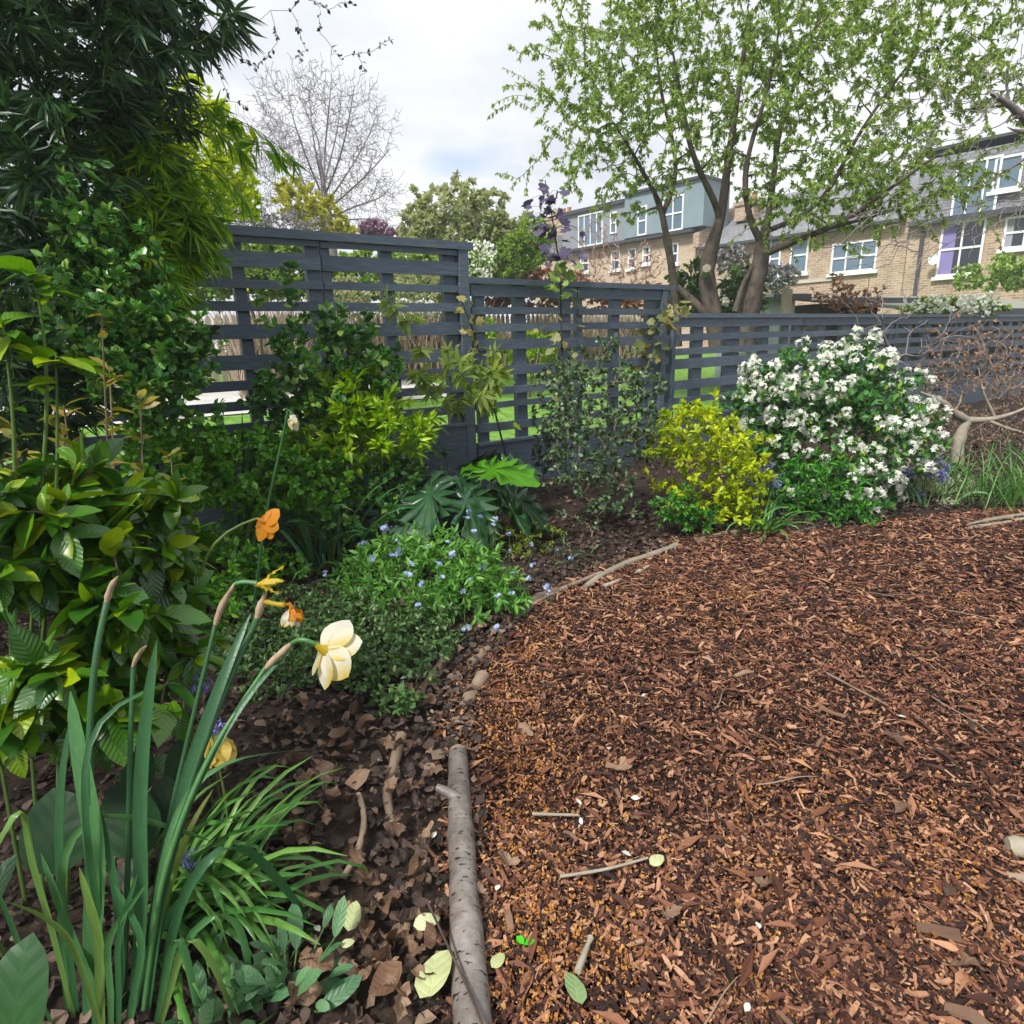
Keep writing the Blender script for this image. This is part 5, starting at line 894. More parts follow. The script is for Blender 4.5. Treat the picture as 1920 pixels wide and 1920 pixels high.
def flat_rot(n, tilt, rng):
    a = rng.random(n) * 2 * math.pi; d = np.stack([np.cos(a), np.sin(a), rng.normal(size=n) * tilt], -1)
    return frames(d, np.stack([rng.normal(size=n) * tilt, rng.normal(size=n) * tilt, np.ones(n)], -1))
def mulch_pts(n, ymin, ymax, xmax, rng, over=.06):
    y = rng.uniform(ymin, ymax, n); e = edge_x(y); x = e - over * rng.random(n) ** 2 + rng.random(n) * (xmax - e); return x, y
G = Geo(); near = lambda y: np.interp(y, [.5, 1.0, 1.8, 3], [.36, .45, .66, .92])
for k in range(15):
    n = 9600; x, y = mulch_pts(n, .35, 3.85, 3.6, rng); keep = x < .98 * y + .6; x, y = x[keep], y[keep]; n = len(x); patch = .5 + .5 * np.sin(2.1 * x + 1.7 * y + 1.2 * np.sin(1.9 * y))
    L = (.012 + .042 * rng.random(n) ** 1.7) * near(y) * (1.35 if k % 3 == 0 else .9); z = .006 + bumps(x, y) + .002 + .026 * rng.random(n) ** 1.3
    G.inst(chip_tpl(k, 1, .13, .06) if k % 3 == 0 else chip_tpl(k, 1, .42, .09) if k % 3 == 1 else chip_tpl(k), np.stack([x, y, z], -1), flat_rot(n, .32, rng), np.stack([L * rng.uniform(.6, 1.5, n), L, L * rng.uniform(.5, 1.2, n)], -1), np.clip(rng.beta(1.25, 1.75, n) * .9 + .12 * (patch - .4), 0, .98))
n = 24000; x, y = mulch_pts(n, .35, 1.1, 1.3, rng); L = .008 + .022 * rng.random(n) ** 1.6; G.inst(chip_tpl(61, 1, .3, .08), np.stack([x, y, .008 + bumps(x, y) + .024 * rng.random(n)], -1), flat_rot(n, .3, rng), L, rng.beta(1.2, 1.7, n) * .97)
n = 26000; x, y = mulch_pts(n, .35, 1.9, 1.9, rng); L = .004 + .009 * rng.random(n); G.inst(chip_tpl(55, 1, .6, .2), np.stack([x, y, .018 + bumps(x, y) + .014 * rng.random(n)], -1), frames(rand_dirs(rng, n), rand_dirs(rng, n)), L, rng.beta(1.2, 1.7, n) * .97)
o = solo('bark_mulch', G, M_chip, 'red brown shredded bark mulch covering the open ground', 'mulch', kind='stuff', base=(0, 0, 0), smooth=False)
G = Geo()
for k in range(4):
    n = 5200; x, y = mulch_pts(n, .35, 4.6, 6.4, rng); L = .03 + .05 * rng.random(n); G.inst(TINY, np.stack([x, y, .02 + bumps(x, y) + .012 * rng.random(n)], -1), flat_rot(n, .2, rng), np.stack([L * .5, L, L], -1), rng.beta(1.4, 1.8, n) * .95)
solo('bark_mulch', G, M_chip, 'thin flat bark shreds scattered through the mulch', 'mulch', kind='stuff', base=(0, 0, 0), smooth=False)
# rotten orange crumbs, in drifts
cx = np.concatenate([np.array([gnd(u, v)[:2] for u, v in [(985, 1790), (1010, 1760), (930, 1850), (1060, 1810), (1150, 1820), (920, 1700), (940, 1560), (1190, 1530), (1000, 1350), (1120, 1360), (980, 1420), (1120, 1800), (1000, 1860), (1440, 1660), (1530, 1560), (1650, 1730), (1430, 1870), (1780, 1600), (1850, 1760), (1230, 1650), (960, 1460), (1060, 1460), (1500, 1450)]]), np.stack(mulch_pts(22, .6, 2.4, 2.2, rng), -1), np.stack([edge_x(np.linspace(.7, 2.0, 16)) + .08 + .12 * rng.random(16), np.linspace(.7, 2.0, 16)], -1)])
k = rng.integers(0, len(cx), 4200); p = cx[k] + rng.normal(size=(4200, 2)) * (.03 + .05 * rng.random((4200, 1))); ok = p[:, 0] > edge_x(p[:, 1]) - .03; p = p[ok]; n = len(p)
G = Geo().inst(chip_tpl(77, .9, .7, .45), np.stack([p[:, 0], p[:, 1], .028 + bumps(p[:, 0], p[:, 1]) + .008 * rng.random(n)], -1), frames(rand_dirs(rng, n), rand_dirs(rng, n)), np.stack([.003 + .007 * rng.random(n) ** 2] * 3, -1))
solo('wood_crumbs', G, M_crumb, 'orange crumbs of rotten wood strewn in drifts on the mulch', 'wood crumbs', kind='stuff', base=(0, 0, 0), smooth=False)
# larger single chips and twigs
def near_lm(x, y, lm): return min(lm, key=lambda q: (q[0][0] - x) ** 2 + (q[0][1] - y) ** 2)[1]
MLM = [(gnd(*q)[:2], t) for q, t in [((930, 1450), 'right of the log end'), ((950, 1650), 'right of the middle of the log'), ((960, 1850), 'right of the near end of the log'), ((1130, 1640), 'by the long straw coloured stalk'), ((1080, 1820), 'near the crumpled green leaf'), ((1350, 1850), 'at the bottom of the picture'), ((1700, 1850), 'in the bottom right corner'), ((1850, 1600), 'by the pale cut branch'), ((1450, 1600), 'right of the straw coloured stalk'), ((1300, 1320), 'in the middle of the open mulch'), ((1620, 1330), 'by the long thin twig'), ((1100, 1250), 'beyond the log end'), ((1250, 1080), 'by the pale branch edging'), ((1600, 1100), 'before the white flowered bush'), ((1850, 1080), 'far off on the right'), ((1880, 1230), 'at the right edge beyond the cut branch'), ((1500, 1180), 'midway to the golden shrub'), ((1720, 1200), 'right of centre on the far mulch'), ((1250, 1480), 'between log and open centre'), ((1700, 1500), 'right of centre in the nearer mulch'), ((1550, 1750), 'low on the right'), ((1250, 1750), 'right of the green seedling')]]
CH = [Geo().add(*chip_tpl(300 + i, 1, .3 + .1 * (i % 3), .08)).mesh('wood_chip', M_wood, smooth=False) for i in range(6)]
n = 64; x, y = mulch_pts(n, .66, 3.0, 2.4, rng)
for i in range(n):
    o = bpy.data.objects.new('wood_chip', CH[i % 6]); COL.objects.link(o); L = .026 + .04 * rng.random() ** 1.6; o.scale = (L * rng.uniform(.5, 1), L, L); o.location = (x[i], y[i], .034 + bumps(x[i], y[i])); o.rotation_euler = (rng.normal() * .12, rng.normal() * .12, rng.random() * 6.28)
    tag(o, ('broad' if i % 3 == 2 else 'narrow') + (' long' if L > .040 else ' short') + ' tan wood chip ' + near_lm(x[i], y[i], MLM), 'wood chip', 'larger wood chips on the mulch')
def twig(name, label, cat, px, r, mat, group=None, z=.02, k=10, sides=7, cap=True, rg=rng, wob=.12):
    P = np.array([gnd(u, v, z) for u, v in px]); P, R = resample(P, np.interp(np.linspace(0, 1, len(P)), [0, 1], r if isinstance(r, (list, tuple)) else (r, r)), k); P[:, 2] = np.maximum(P[:, 2], R * .9 + .008) + bumps(P[:, 0], P[:, 1])
    return solo(name, Geo().tubes(P, R * (1 + wob * rg.normal(size=k)), sides, cap), mat, label, cat, group)
TW = [Geo().tubes(*[q for q in resample(np.array([[0, -.5, 0], [.06 * a, -.15, .02], [-.05 * a, .2, .01], [.03, .5, 0]]), [.012, .011, .009, .005], 8)], 5).mesh('twig', B_tan) for a in (1, -1, .3)]
n = 48; x, y = mulch_pts(n, .6, 3.2, 2.6, rng)
for i in range(n):
    o = bpy.data.objects.new('twig', TW[i % 3]); COL.objects.link(o); L = .06 + .11 * rng.random(); o.scale = (L, L, L); o.location = (x[i], y[i], .036 + bumps(x[i], y[i])); o.rotation_euler = (rng.normal() * .06, 0, rng.random() * 6.28)
    tag(o, ('long' if L > .11 else 'short') + ' thin dry twig ' + near_lm(x[i], y[i], MLM), 'twig', 'thin twigs on the mulch')
# log edging
mm, nn, ll = _mat('spotted_bark'); out = nn.new('ShaderNodeOutputMaterial'); co = nn.new('ShaderNodeTexCoord'); pr = nn.new('ShaderNodeBsdfPrincipled'); pr.inputs['Roughness'].default_value = .42
m1 = nn.new('ShaderNodeMapping'); m1.inputs['Scale'].default_value = (55, 130, 55); ll.new(co.outputs['Object'], m1.inputs[0]); t1 = nn.new('ShaderNodeTexNoise'); t1.inputs['Scale'].default_value = 1; t1.inputs['Detail'].default_value = 2; ll.new(m1.outputs[0], t1.inputs['Vector'])
t2 = nn.new('ShaderNodeTexNoise'); t2.inputs['Scale'].default_value = 14; t2.inputs['Detail'].default_value = 7; t2.inputs['Roughness'].default_value = .7; ll.new(co.outputs['Object'], t2.inputs['Vector'])
r1 = _ramp(nn, [(0.33, (0.12, 0.10, 0.09)), (0.385, (1, 1, 1))]); ll.new(t1.outputs['Fac'], r1.inputs[0]); r2 = _ramp(nn, [(0.3, (0.075, 0.062, 0.055)), (0.5, (0.17, 0.147, 0.132)), (0.7, (0.29, 0.26, 0.24))]); ll.new(t2.outputs['Fac'], r2.inputs[0])
vm = nn.new('ShaderNodeVectorMath'); vm.operation = 'MULTIPLY'; ll.new(r1.outputs[0], vm.inputs[0]); ll.new(r2.outputs[0], vm.inputs[1]); ll.new(vm.outputs[0], pr.inputs['Base Color'])
bp = nn.new('ShaderNodeBump'); bp.inputs['Strength'].default_value = .5; bp.inputs['Distance'].default_value = .003; ll.new(t1.outputs['Fac'], bp.inputs['Height']); ll.new(bp.outputs[0], pr.inputs['Normal']); ll.new(pr.outputs[0], out.inputs[0]); M_log = mm
P = np.array([gnd(u, v, .040) for u, v in [(858, 1400), (860, 1480), (865, 1580), (870, 1680), (877, 1780), (884, 1880), (890, 1990)]]); P, R = resample(P, [.022, .0245, .026, .027, .028, .029, .030], 24); P[:, 2] += bumps(P[:, 0], P[:, 1]) - .002
LOGP = P.copy()
root = thing('log', 'smooth grey spotted log edging the mulch in the foreground', 'log', P[10]); rl = rng.normal(size=24) * .03; rl[9] += .12; rl[17] += .06
part('stem', Geo().tubes(P, R * (1 + rl), 14), M_log, root)
part('cut_end', Geo().tubes(np.array([P[0] + unit(P[0] - P[1]) * .001, P[0] - unit(P[0] - P[1]) * .012]), np.array([.0215, .023]), 14, True), B_tan, root)
q = P[6]; part('branch_stub', Geo().tubes(np.array([q + [0, 0, .012], q + [-.028, .006, .026], q + [-.05, .012, .034]]), np.array([.014, .011, .008]), 8, True), M_log, root)
EG = 'branches edging the mulch'
twig('branch', 'pale grey knobbly branch edging the bed, left of the golden shrub', 'branch', [(1268, 1022), (1230, 1034), (1180, 1052), (1130, 1075), (1098, 1098)], (.017, .014), B_pale, EG, .03, 14, 8)
twig('branch', 'long thin brown branch continuing the edging towards the forget-me-nots', 'branch', [(1128, 1072), (1075, 1092), (1030, 1118), (985, 1138), (955, 1172)], (.012, .008), B_tan, EG, .03, 14)
twig('branch', 'dark rotting branch beside the forget-me-nots at the mulch edge', 'branch', [(1045, 1112), (1005, 1125), (980, 1150), (965, 1165)], (.022, .018), B_brown, EG, .02, 10, 8)
twig('branch', 'curved branch along the bed edge below the golden shrub', 'branch', [(1308, 1020), (1345, 1006), (1390, 1000), (1460, 995)], (.018, .014), B_tan, EG, .02, 12, 8)
twig('branch', 'short dark branch under the low dark shrub', 'branch', [(1492, 1003), (1525, 992), (1560, 982)], (.017, .011), B_brown, EG, .02)
twig('branch', 'pale bare stick at the right end of the bed edge, nearer of two', 'branch', [(1818, 993), (1870, 984), (1925, 974), (1960, 970)], (.011, .014), B_pale, EG, .03)
twig('branch', 'pale bare stick at the right end of the bed edge, farther of two', 'branch', [(1815, 985), (1850, 975), (1925, 966)], (.008, .012), B_pale, EG, .04)
twig('branch', 'knotty brown stick lying in the leaf litter left of the grey log', 'branch', [(752, 1375), (742, 1410), (735, 1450), (722, 1480), (735, 1545)], (.016, .010), B_tan, EG, .03, 12, 7)
twig('branch', 'short brown stick below the ground cover, pointing at the log end', 'branch', [(838, 1228), (815, 1255), (778, 1300)], (.016, .012), B_tan, EG, .03)
twig('branch', 'thick mottled branch piece at the mulch edge above the log', 'branch', [(905, 1270), (885, 1300), (868, 1325)], (.022, .017), B_tan, EG, .02, 8, 8)
twig('branch', 'broken branch piece with bark at the mulch edge below the forget-me-nots', 'branch', [(915, 1212), (895, 1232), (882, 1240)], (.017, .013), B_tan, EG, .03, 8, 8)
twig('branch', 'flat strip of reddish bark lying under the cream daffodil', 'branch', [(565, 1340), (520, 1368), (460, 1412)], (.010, .006), B_brown, EG, .03)
twig('branch', 'bent dry stem rising from the leaf litter beside the strap leaves', 'branch', [(672, 1490), (684, 1520), (684, 1550), (668, 1605), (645, 1640)], (.006, .006), B_tan, EG, .05)
twig('cut_branch', 'pale cut branch end at the right edge of the mulch', 'branch', [(1890, 1578), (1930, 1585), (1990, 1592)], (.017, .018), B_pale, None, .03, 8, 10)
twig('stick', 'tan stick at the right edge below the cut branch', 'branch', [(1888, 1636), (1990, 1640)], (.009, .009), B_tan, None, .03)
SW = 'sticks on the mulch'
twig('stick', 'long straw coloured stalk lying slanted in the middle of the near mulch', 'stick', [(1050, 1646), (1130, 1632), (1215, 1607)], (.0035, .0028), B_pale, SW, .045, 10, 5, True, rng, .04)
twig('stick', 'straight tan splinter lying upright near the green seedling', 'stick', [(1083, 1828), (1108, 1762)], (.0055, .005), B_pale, SW, .045, 6, 5)
twig('stick', 'thin tan splinter lying level below the log end', 'stick', [(998, 1521), (1085, 1526)], (.004, .003), B_pale, SW, .045, 6, 5)
twig('stick', 'long thin twig running along the right of the mulch', 'stick', [(1550, 1265), (1600, 1290), (1665, 1325)], (.004, .003), B_tan, SW, .045, 8, 5)
twig('stick', 'bone pale splinter just below the pale branch edging', 'stick', [(1195, 1075), (1215, 1062)], (.012, .008), B_pale, SW, .03, 6, 6)
twig('stick', 'pale broken stick tip below the pale branch edging', 'stick', [(1132, 1098), (1165, 1086)], (.010, .006), B_pale, SW, .03, 6, 6)
twig('stick', 'thin bent twig crossing the near end of the grey log', 'stick', [(800, 1690), (845, 1790), (880, 1860), (905, 1925)], (.0022, .0022), B_brown, SW, .075, 10, 5)
# dead leaves in the bed
DO = []
OK_ = [(0, 0), (.10, .06), (.20, .22), (.13, .30), (.30, .46), (.18, .55), (.28, .74), (.12, .82), (0, 1.0), (-.12, .84), (-.26, .72), (-.17, .56), (-.31, .44), (-.14, .3), (-.2, .2), (-.09, .06)]
OV_ = [(0, 0), (.18, .12), (.31, .32), (.34, .5), (.27, .72), (.12, .9), (0, 1.02), (-.13, .9), (-.28, .7), (-.33, .5), (-.30, .3), (-.17, .1)]
for i in range(8):
    V, T = lobed_tpl(OK_ if i % 2 else OV_, .055, 40 + i, .2 + .3 * (i % 3)); V = V + np.array([0, -.45, .05]); V[:, 2] += (2.2 if i % 4 < 2 else -1.2) * V[:, 0] ** 2 + .16 * np.sin(5 * V[:, 1] + i); DO.append(Geo().add(V, T).mesh('dead_leaf', L_dead if i < 5 else L_deadpale))
LM = [((862, 1400), 'by the cut end of the grey log'), ((860, 1560), 'beside the branch stub of the grey log'), ((820, 1720), 'left of the middle of the grey log'), ((850, 1880), 'against the near end of the grey log'), ((735, 1440), 'round the knotty brown stick'), ((675, 1550), 'round the bent dry stem'), ((560, 1450), 'behind the arching strap leaves'), ((640, 1680), 'at the tips of the arching strap leaves'), ((600, 1850), 'round the grey green rosette'), ((620, 1390), 'below the cream daffodil'), ((800, 1320), 'at the front edge of the ground cover'), ((470, 1420), 'round the strip of reddish bark'), ((700, 1900), 'at the bottom edge between rosette and log')]
LMG = [(gnd(*q)[:2], t) for q, t in LM]
up = []
while len(up) < 170:
    u, v = rng.uniform(360, 880), rng.uniform(1330, 1935); g = gnd(u, v)
    if g[0] < edge_x(g[1]) - .0 and np.min(np.linalg.norm(LOGP[:, :2] - g[:2], axis=1)) > .055 and not (u < 480 and v > 1600): up.append(g)
for u, v in [(640, 1010), (700, 1160), (980, 1000), (1000, 930), (1150, 990), (1040, 990), (880, 1200), (900, 1190), (480, 1160), (530, 1180)]: up.append(gnd(u, v))
for g in up:
    k_ = rng.integers(8); o = bpy.data.objects.new('dead_leaf', DO[k_]); COL.objects.link(o); L = .026 + .034 * rng.random() ** 1.3; o.scale = (L * rng.uniform(.7, 1.2), L, L); o.location = (g[0], g[1], .05 + bumps(g[0], g[1]) * 1.6 + .012 * rng.random()); o.rotation_euler = (rng.normal() * .4, rng.normal() * .4, rng.random() * 6.28)
    tag(o, ('large' if L > .046 else 'middling' if L > .035 else 'small') + (' lobed' if k_ % 2 else ' oval') + (' dark brown' if k_ < 5 else ' pale tan') + ' dead leaf ' + (near_lm(g[0], g[1], LMG) if g[1] < 1.75 else 'in the soil behind the ground cover'), 'leaf', 'dead leaves littering the bed')
n = 14; x, y = mulch_pts(n, .66, 1.7, 1.2, rng)
for i in range(n):
    o = bpy.data.objects.new('dead_leaf', DO[1 + 2 * rng.integers(4)]); COL.objects.link(o); L = .028 + .03 * rng.random(); o.scale = (L, L, L * .7); o.location = (x[i], y[i], .045 + bumps(x[i], y[i])); o.rotation_euler = (rng.normal() * .25, rng.normal() * .25, rng.random() * 6.28)
    tag(o, ('larger' if L > .042 else 'small') + ' brown dead leaf ' + near_lm(x[i], y[i], MLM), 'leaf', 'dead leaves on the mulch')
n = 26000; y = rng.uniform(.3, 4.7, n); x = edge_x(y) + .05 - rng.random(n) ** 1.3 * 3.0; far_ = ((x - FP0[0]) * FN[0] + (y - FP0[1]) * FN[1] > .08) & (np.min(np.hypot(x[:, None] - LOGP[None, :, 0], y[:, None] - LOGP[None, :, 1]), axis=1) > .034); x, y = x[far_], y[far_]; n = len(x); L = .012 + .028 * rng.random(n) ** 1.5
G = Geo(); kk = rng.integers(0, 6, n)
for q in range(6):
    r_ = np.random.default_rng(400 + q); oo = [(r_.uniform(.18, .5) * math.cos(a), .42 + r_.uniform(.22, .6) * math.sin(a)) for a in np.arange(7) * 2 * math.pi / 7]; Vq, Tq = lobed_tpl(oo, .07, q, .3); i_ = kk == q
    G.inst((Vq, Tq), np.stack([x, y, np.maximum(bed_z(x, y), .012) + .006 + .014 * rng.random(n)], -1)[i_], flat_rot(n, .45, rng)[i_], L[i_], (rng.beta(1.1, 1.9, n) * .97)[i_])
x, y = rng.uniform(0, 6.2, 9000), rng.uniform(3.3, 8, 9000); ok = (x > 0) & ((x - FP0[0]) * FN[0] + (y - FP0[1]) * FN[1] > .08) & (x < edge_x(y)); x, y = x[ok], y[ok]; n = len(x)
G.inst(TINY_W, np.stack([x, y, np.maximum(bed_z(x, y), .012) + .004 + .012 * rng.random(n)], -1), flat_rot(n, .35, rng), .02 + .03 * rng.random(n), rng.beta(1.1, 1.7, n) * .97)
solo('leaf_litter', G, L_litter, 'crumbled leaf litter over the bed soil', 'leaf litter', kind='stuff', base=(0, 0, 0))
# fresh fallen leaves and petals
L_palel = leaf_mat('fallen_pale_leaf', [(0, (0.42, 0.47, 0.22)), (1, (0.56, 0.60, 0.36))], 0.5, 0.2, vein=5.0, sat=1.0, val=1.0)
L_seed = leaf_mat('seedling_leaf', [(0, (0.07, 0.42, 0.03)), (1, (0.12, 0.55, 0.05))], 0.45, 0.3)
L_fresh = leaf_mat('fallen_green_leaf', [(0, (0.13, 0.24, 0.08)), (1, (0.22, 0.33, 0.14))], 0.5, 0.2, vein=5.0, sat=1.0, val=1.0)
FLT = leaf_tpl(.62, 7, .12, .1, .42, .6, wav=.012)
def fallen(label, u, v, L, a, mat, tilt=(.1, .1), tpl=FLT, z=.07):
    g = gnd(u, v, z); F = frames(np.array([[math.cos(a), math.sin(a), tilt[0]]]), np.array([[tilt[1], -.25, 1]]))[0]
    return solo('fallen_leaf', Geo().add((tpl[0] - [0, .5, 0]) * L @ F.T + g, tpl[1]), mat, label, 'leaf', 'fresh fallen leaves', base=g)
fallen('large pale green fallen leaf lying against the grey log', 815, 1822, .078, math.radians(60), L_palel, (.25, -.2))
fallen('cream coloured fallen leaf left of the grey log, above the large pale leaf', 800, 1727, .045, math.radians(15), L_palel)
fallen('small pale green fallen leaf standing on edge beside the strap leaves', 661, 1716, .047, math.radians(80), L_palel, (.5, .3))
fallen('small cream leaf scrap beside the grey leaved rosette', 652, 1768, .022, .3, L_palel)
fallen('crumpled fresh green leaf on the near mulch', 1078, 1850, .05, math.radians(110), L_fresh, (.2, .4), z=.05)
fallen('small pale leaf scrap at the tip of the straw coloured stalk', 1232, 1612, .035, .5, L_palel, z=.05)
fallen('yellow green wood sliver near the seedling beside the log', 934, 1800, .03, .8, L_palel, z=.05)
g = gnd(983, 1771, .045); root = thing('seedling', 'tiny bright green round leaved seedling on the near mulch', 'seedling', g)
for a in (.3, 2.3): F = frames(np.array([[math.cos(a), math.sin(a), .25]]), np.array([[0, 0, 1.]]))[0]; part('leaf', Geo().add(ROUND[0] * [.021, .019, .019] @ F.T + g, ROUND[1]), L_seed, root)
part('stem', Geo().tubes(np.array([g + [0, 0, -.02], g]), np.array([.0015, .0012]), 5), B_green, root)
for u, v, w in [(1088, 1532, 'at the tip of the level splinter'), (1165, 1596, 'just above the straw coloured stalk'), (1419, 1728, 'right of the straw coloured stalk'), (1405, 1880, 'near the bottom edge'), (1140, 1405, 'on the mulch right of the log end'), (1210, 1300, 'in the middle of the open mulch'), (810, 1572, 'just left of the grey log'), (1080, 1497, 'above the level splinter'), (1200, 1497, 'alone right of the level splinter'), (590, 1735, 'under the tips of the arching strap leaves'), (1700, 1345, 'far right on the open mulch'), (930, 1670, 'just right of the grey log')]:
    g = gnd(u, v, .045); o = solo('petal', Geo().inst(ROUND, g[None], flat_rot(1, .3, rng), np.array([.013 + .008 * rng.random()])), L_white, 'white petal ' + w, 'petal', 'fallen white petals')

# ------------------------------------------------------------------ the near daffodils and their neighbours
def petal_mat(name, c0, c1, rough=.55, trans=.5):
    m, n, l = _mat(name); out = n.new('ShaderNodeOutputMaterial'); co = n.new('ShaderNodeTexCoord'); sp = n.new('ShaderNodeSeparateXYZ'); l.new(co.outputs['Generated'], sp.inputs[0])
    r = _ramp(n, [(0.0, c0), (0.42, c1)]); l.new(sp.outputs['Y'], r.inputs[0]); no = n.new('ShaderNodeTexNoise'); no.inputs['Scale'].default_value = 9; mp_ = n.new('ShaderNodeMapping'); mp_.inputs['Scale'].default_value = (3, .4, 1); l.new(co.outputs['Generated'], mp_.inputs[0]); l.new(mp_.outputs[0], no.inputs['Vector'])
    mr = n.new('ShaderNodeMapRange'); mr.inputs[3].default_value = .86; mr.inputs[4].default_value = 1.1; l.new(no.outputs['Fac'], mr.inputs[0]); sc = n.new('ShaderNodeVectorMath'); sc.operation = 'SCALE'; l.new(r.outputs[0], sc.inputs[0]); l.new(mr.outputs[0], sc.inputs['Scale'])
    p = n.new('ShaderNodeBsdfPrincipled'); p.inputs['Roughness'].default_value = rough; l.new(sc.outputs[0], p.inputs['Base Color']); b = n.new('ShaderNodeBump'); b.inputs['Strength'].default_value = .4; b.inputs['Distance'].default_value = .001; l.new(no.outputs['Fac'], b.inputs['Height']); l.new(b.outputs[0], p.inputs['Normal'])
    t = n.new('ShaderNodeBsdfTranslucent'); l.new(sc.outputs[0], t.inputs[0]); mx = n.new('ShaderNodeMixShader'); mx.inputs[0].default_value = trans; l.new(p.outputs[0], mx.inputs[1]); l.new(t.outputs[0], mx.inputs[2]); l.new(mx.outputs[0], out.inputs[0]); return m
P_cream = petal_mat('cream_petal', (0.66, 0.50, 0.03), (0.80, 0.78, 0.64)); P_orange = petal_mat('orange_petal', (0.55, 0.24, 0.01), (0.72, 0.30, 0.015)); P_yellow = petal_mat('yellow_petal', (0.62, 0.45, 0.02), (0.72, 0.55, 0.06)); P_yel2 = petal_mat('pale_yellow_petal', (0.60, 0.45, 0.04), (0.74, 0.58, 0.14))
M_papery = rough_mat('papery_sheath', [(0.3, (0.24, 0.17, 0.10)), (0.7, (0.46, 0.36, 0.25))], 60, 0.8, 0.3, stretch=(1, 1, .2))
rg = np.random.default_rng(301)
root = thing('daffodils', 'near clump of daffodils with broad blue green leaves, one cream flower and several spent heads', 'flowers', gnd(240, 1930))
DAFF = root
def seg(px, Yt, wpx, taper=True, mat=None, name='leaf', k=18, fold=.18, tilt=0.0, Yb=None, tube=False):
    b = gnd(*px[0]) if Yb is None else at(*px[0], Yb); n = len(px); P = [b] + [at(u, v, b[1] + (Yt - b[1]) * (i / (n - 1))) for i, (u, v) in enumerate(px) if i]; m_ = mpp(px[n // 2][0], px[n // 2][1], (b[1] + Yt) / 2)
    P, W = resample(P, np.full(n, wpx * m_ * (.85 if tube else .72)), k); s = np.linspace(0, 1, k)
    if tube: return part(name, Geo().tubes(P, W / 2 * (1 - .15 * s), 8), mat or L_strap, root)
    if taper: W = W * np.minimum(1, .62 + .9 * s) * np.sqrt(np.clip(1 - np.clip((s - .6) / .4, 0, 1) ** 2.2, .003, 1))
    side = _R + tilt * _F; return part(name, Geo().ribbon(P, W, side, fold), mat or L_strap, root)
seg([(168, 1960), (175, 1740), (186, 1600), (166, 1490), (148, 1400), (132, 1296)], .80, 50, tilt=.2)
seg([(150, 1950), (95, 1720), (62, 1620), (48, 1545), (62, 1488), (30, 1492), (0, 1565), (-15, 1610)], .66, 26, tilt=-.2)
seg([(152, 1950), (128, 1760), (114, 1650), (110, 1540), (118, 1440), (132, 1350)], .82, 24)
seg([(240, 1960), (258, 1830), (268, 1680), (262, 1560), (264, 1450), (276, 1320), (294, 1200)], .86, 34, tilt=.3)
seg([(225, 1950), (160, 1560), (156, 1400), (165, 1350), (200, 1322), (250, 1298), (318, 1280)], .86, 16, tilt=.5)
seg([(245, 1960), (285, 1760), (310, 1600), (345, 1470), (395, 1330), (440, 1215), (470, 1150)], .98, 32, tilt=.2)
seg([(270, 1960), (300, 1700), (330, 1560), (380, 1440), (440, 1340), (490, 1265), (545, 1222)], .95, 21, tilt=.1)
seg([(262, 1960), (290, 1700), (318, 1540), (360, 1452), (440, 1420), (510, 1412), (572, 1405)], .95, 15, tilt=.4)
seg([(130, 1940), (112, 1680), (118, 1575), (145, 1525), (200, 1520), (280, 1540), (350, 1560), (398, 1578)], .84, 19, tilt=.5)
seg([(290, 1960), (330, 1690), (380, 1600), (420, 1565), (470, 1590), (520, 1650), (565, 1705), (580, 1725)], .88, 26, tilt=.5)
seg([(285, 1960), (350, 1745), (395, 1700), (425, 1698), (455, 1740), (465, 1810), (478, 1900)], .76, 20, tilt=.3)
seg([(285, 1960), (330, 1735), (345, 1780), (362, 1850), (372, 1925)], .70, 20, tilt=.3)
seg([(290, 1960), (350, 1740), (390, 1790), (420, 1850), (435, 1910)], .72, 20, tilt=.3)
seg([(250, 1960), (290, 1800), (305, 1700), (335, 1610), (360, 1540), (400, 1480)], .9, 20, tilt=.1)
seg([(215, 1960), (225, 1840), (225, 1700), (205, 1600), (190, 1520)], .76, 22, tilt=.2)
seg([(200, 1960), (150, 1800), (120, 1740), (60, 1700), (10, 1690)], .62, 18, tilt=.4)
seg([(230, 1985), (245, 1900), (262, 1830), (300, 1740), (340, 1680)], .76, 24, tilt=.2)
seg([(120, 1960), (60, 1840), (20, 1720), (-20, 1640)], .62, 18)
for i in range(5): seg([(180 + 14 * i, 1975), (176 + 16 * i + rg.normal() * 10, 1860), (170 + 20 * i + rg.normal() * 20, 1760), (150 + 30 * i + rg.normal() * 40, 1640 + rg.normal() * 40)], .70 + .03 * rg.random(), 16 + 8 * rg.random(), tilt=rg.normal() * .4)
ST = [((190, 1960), [(178, 1700), (168, 1480), (168, 1330), (182, 1200), (200, 1130)], .86, 17), ((228, 1960), [(236, 1750), (241, 1580), (244, 1400), (250, 1250)], .88, 13), ((262, 1960), [(290, 1680), (325, 1500), (365, 1330), (404, 1170)], .98, 12), ((268, 1960), [(310, 1640), (365, 1440), (440, 1250), (482, 1160)], 1.0, 17), ((262, 1960), [(300, 1660), (345, 1520), (400, 1400), (455, 1315), (498, 1252)], .93, 13)]
for b_, L, Yt, w in ST: seg([b_] + L, Yt, w, False, B_green if w < 0 else L_strap, 'flower_stem', 22, tube=True)
def sheath(px, Y0, w): P = pts(*[(u, v, Y0) for u, v in px]); m_ = mpp(px[0][0], px[0][1], Y0); P, R = resample(P, np.array(w) * m_ / 2 * .8, 9); part('papery_sheath', Geo().tubes(P, R * (1 + .12 * rg.normal(size=9)), 7), M_papery, root)
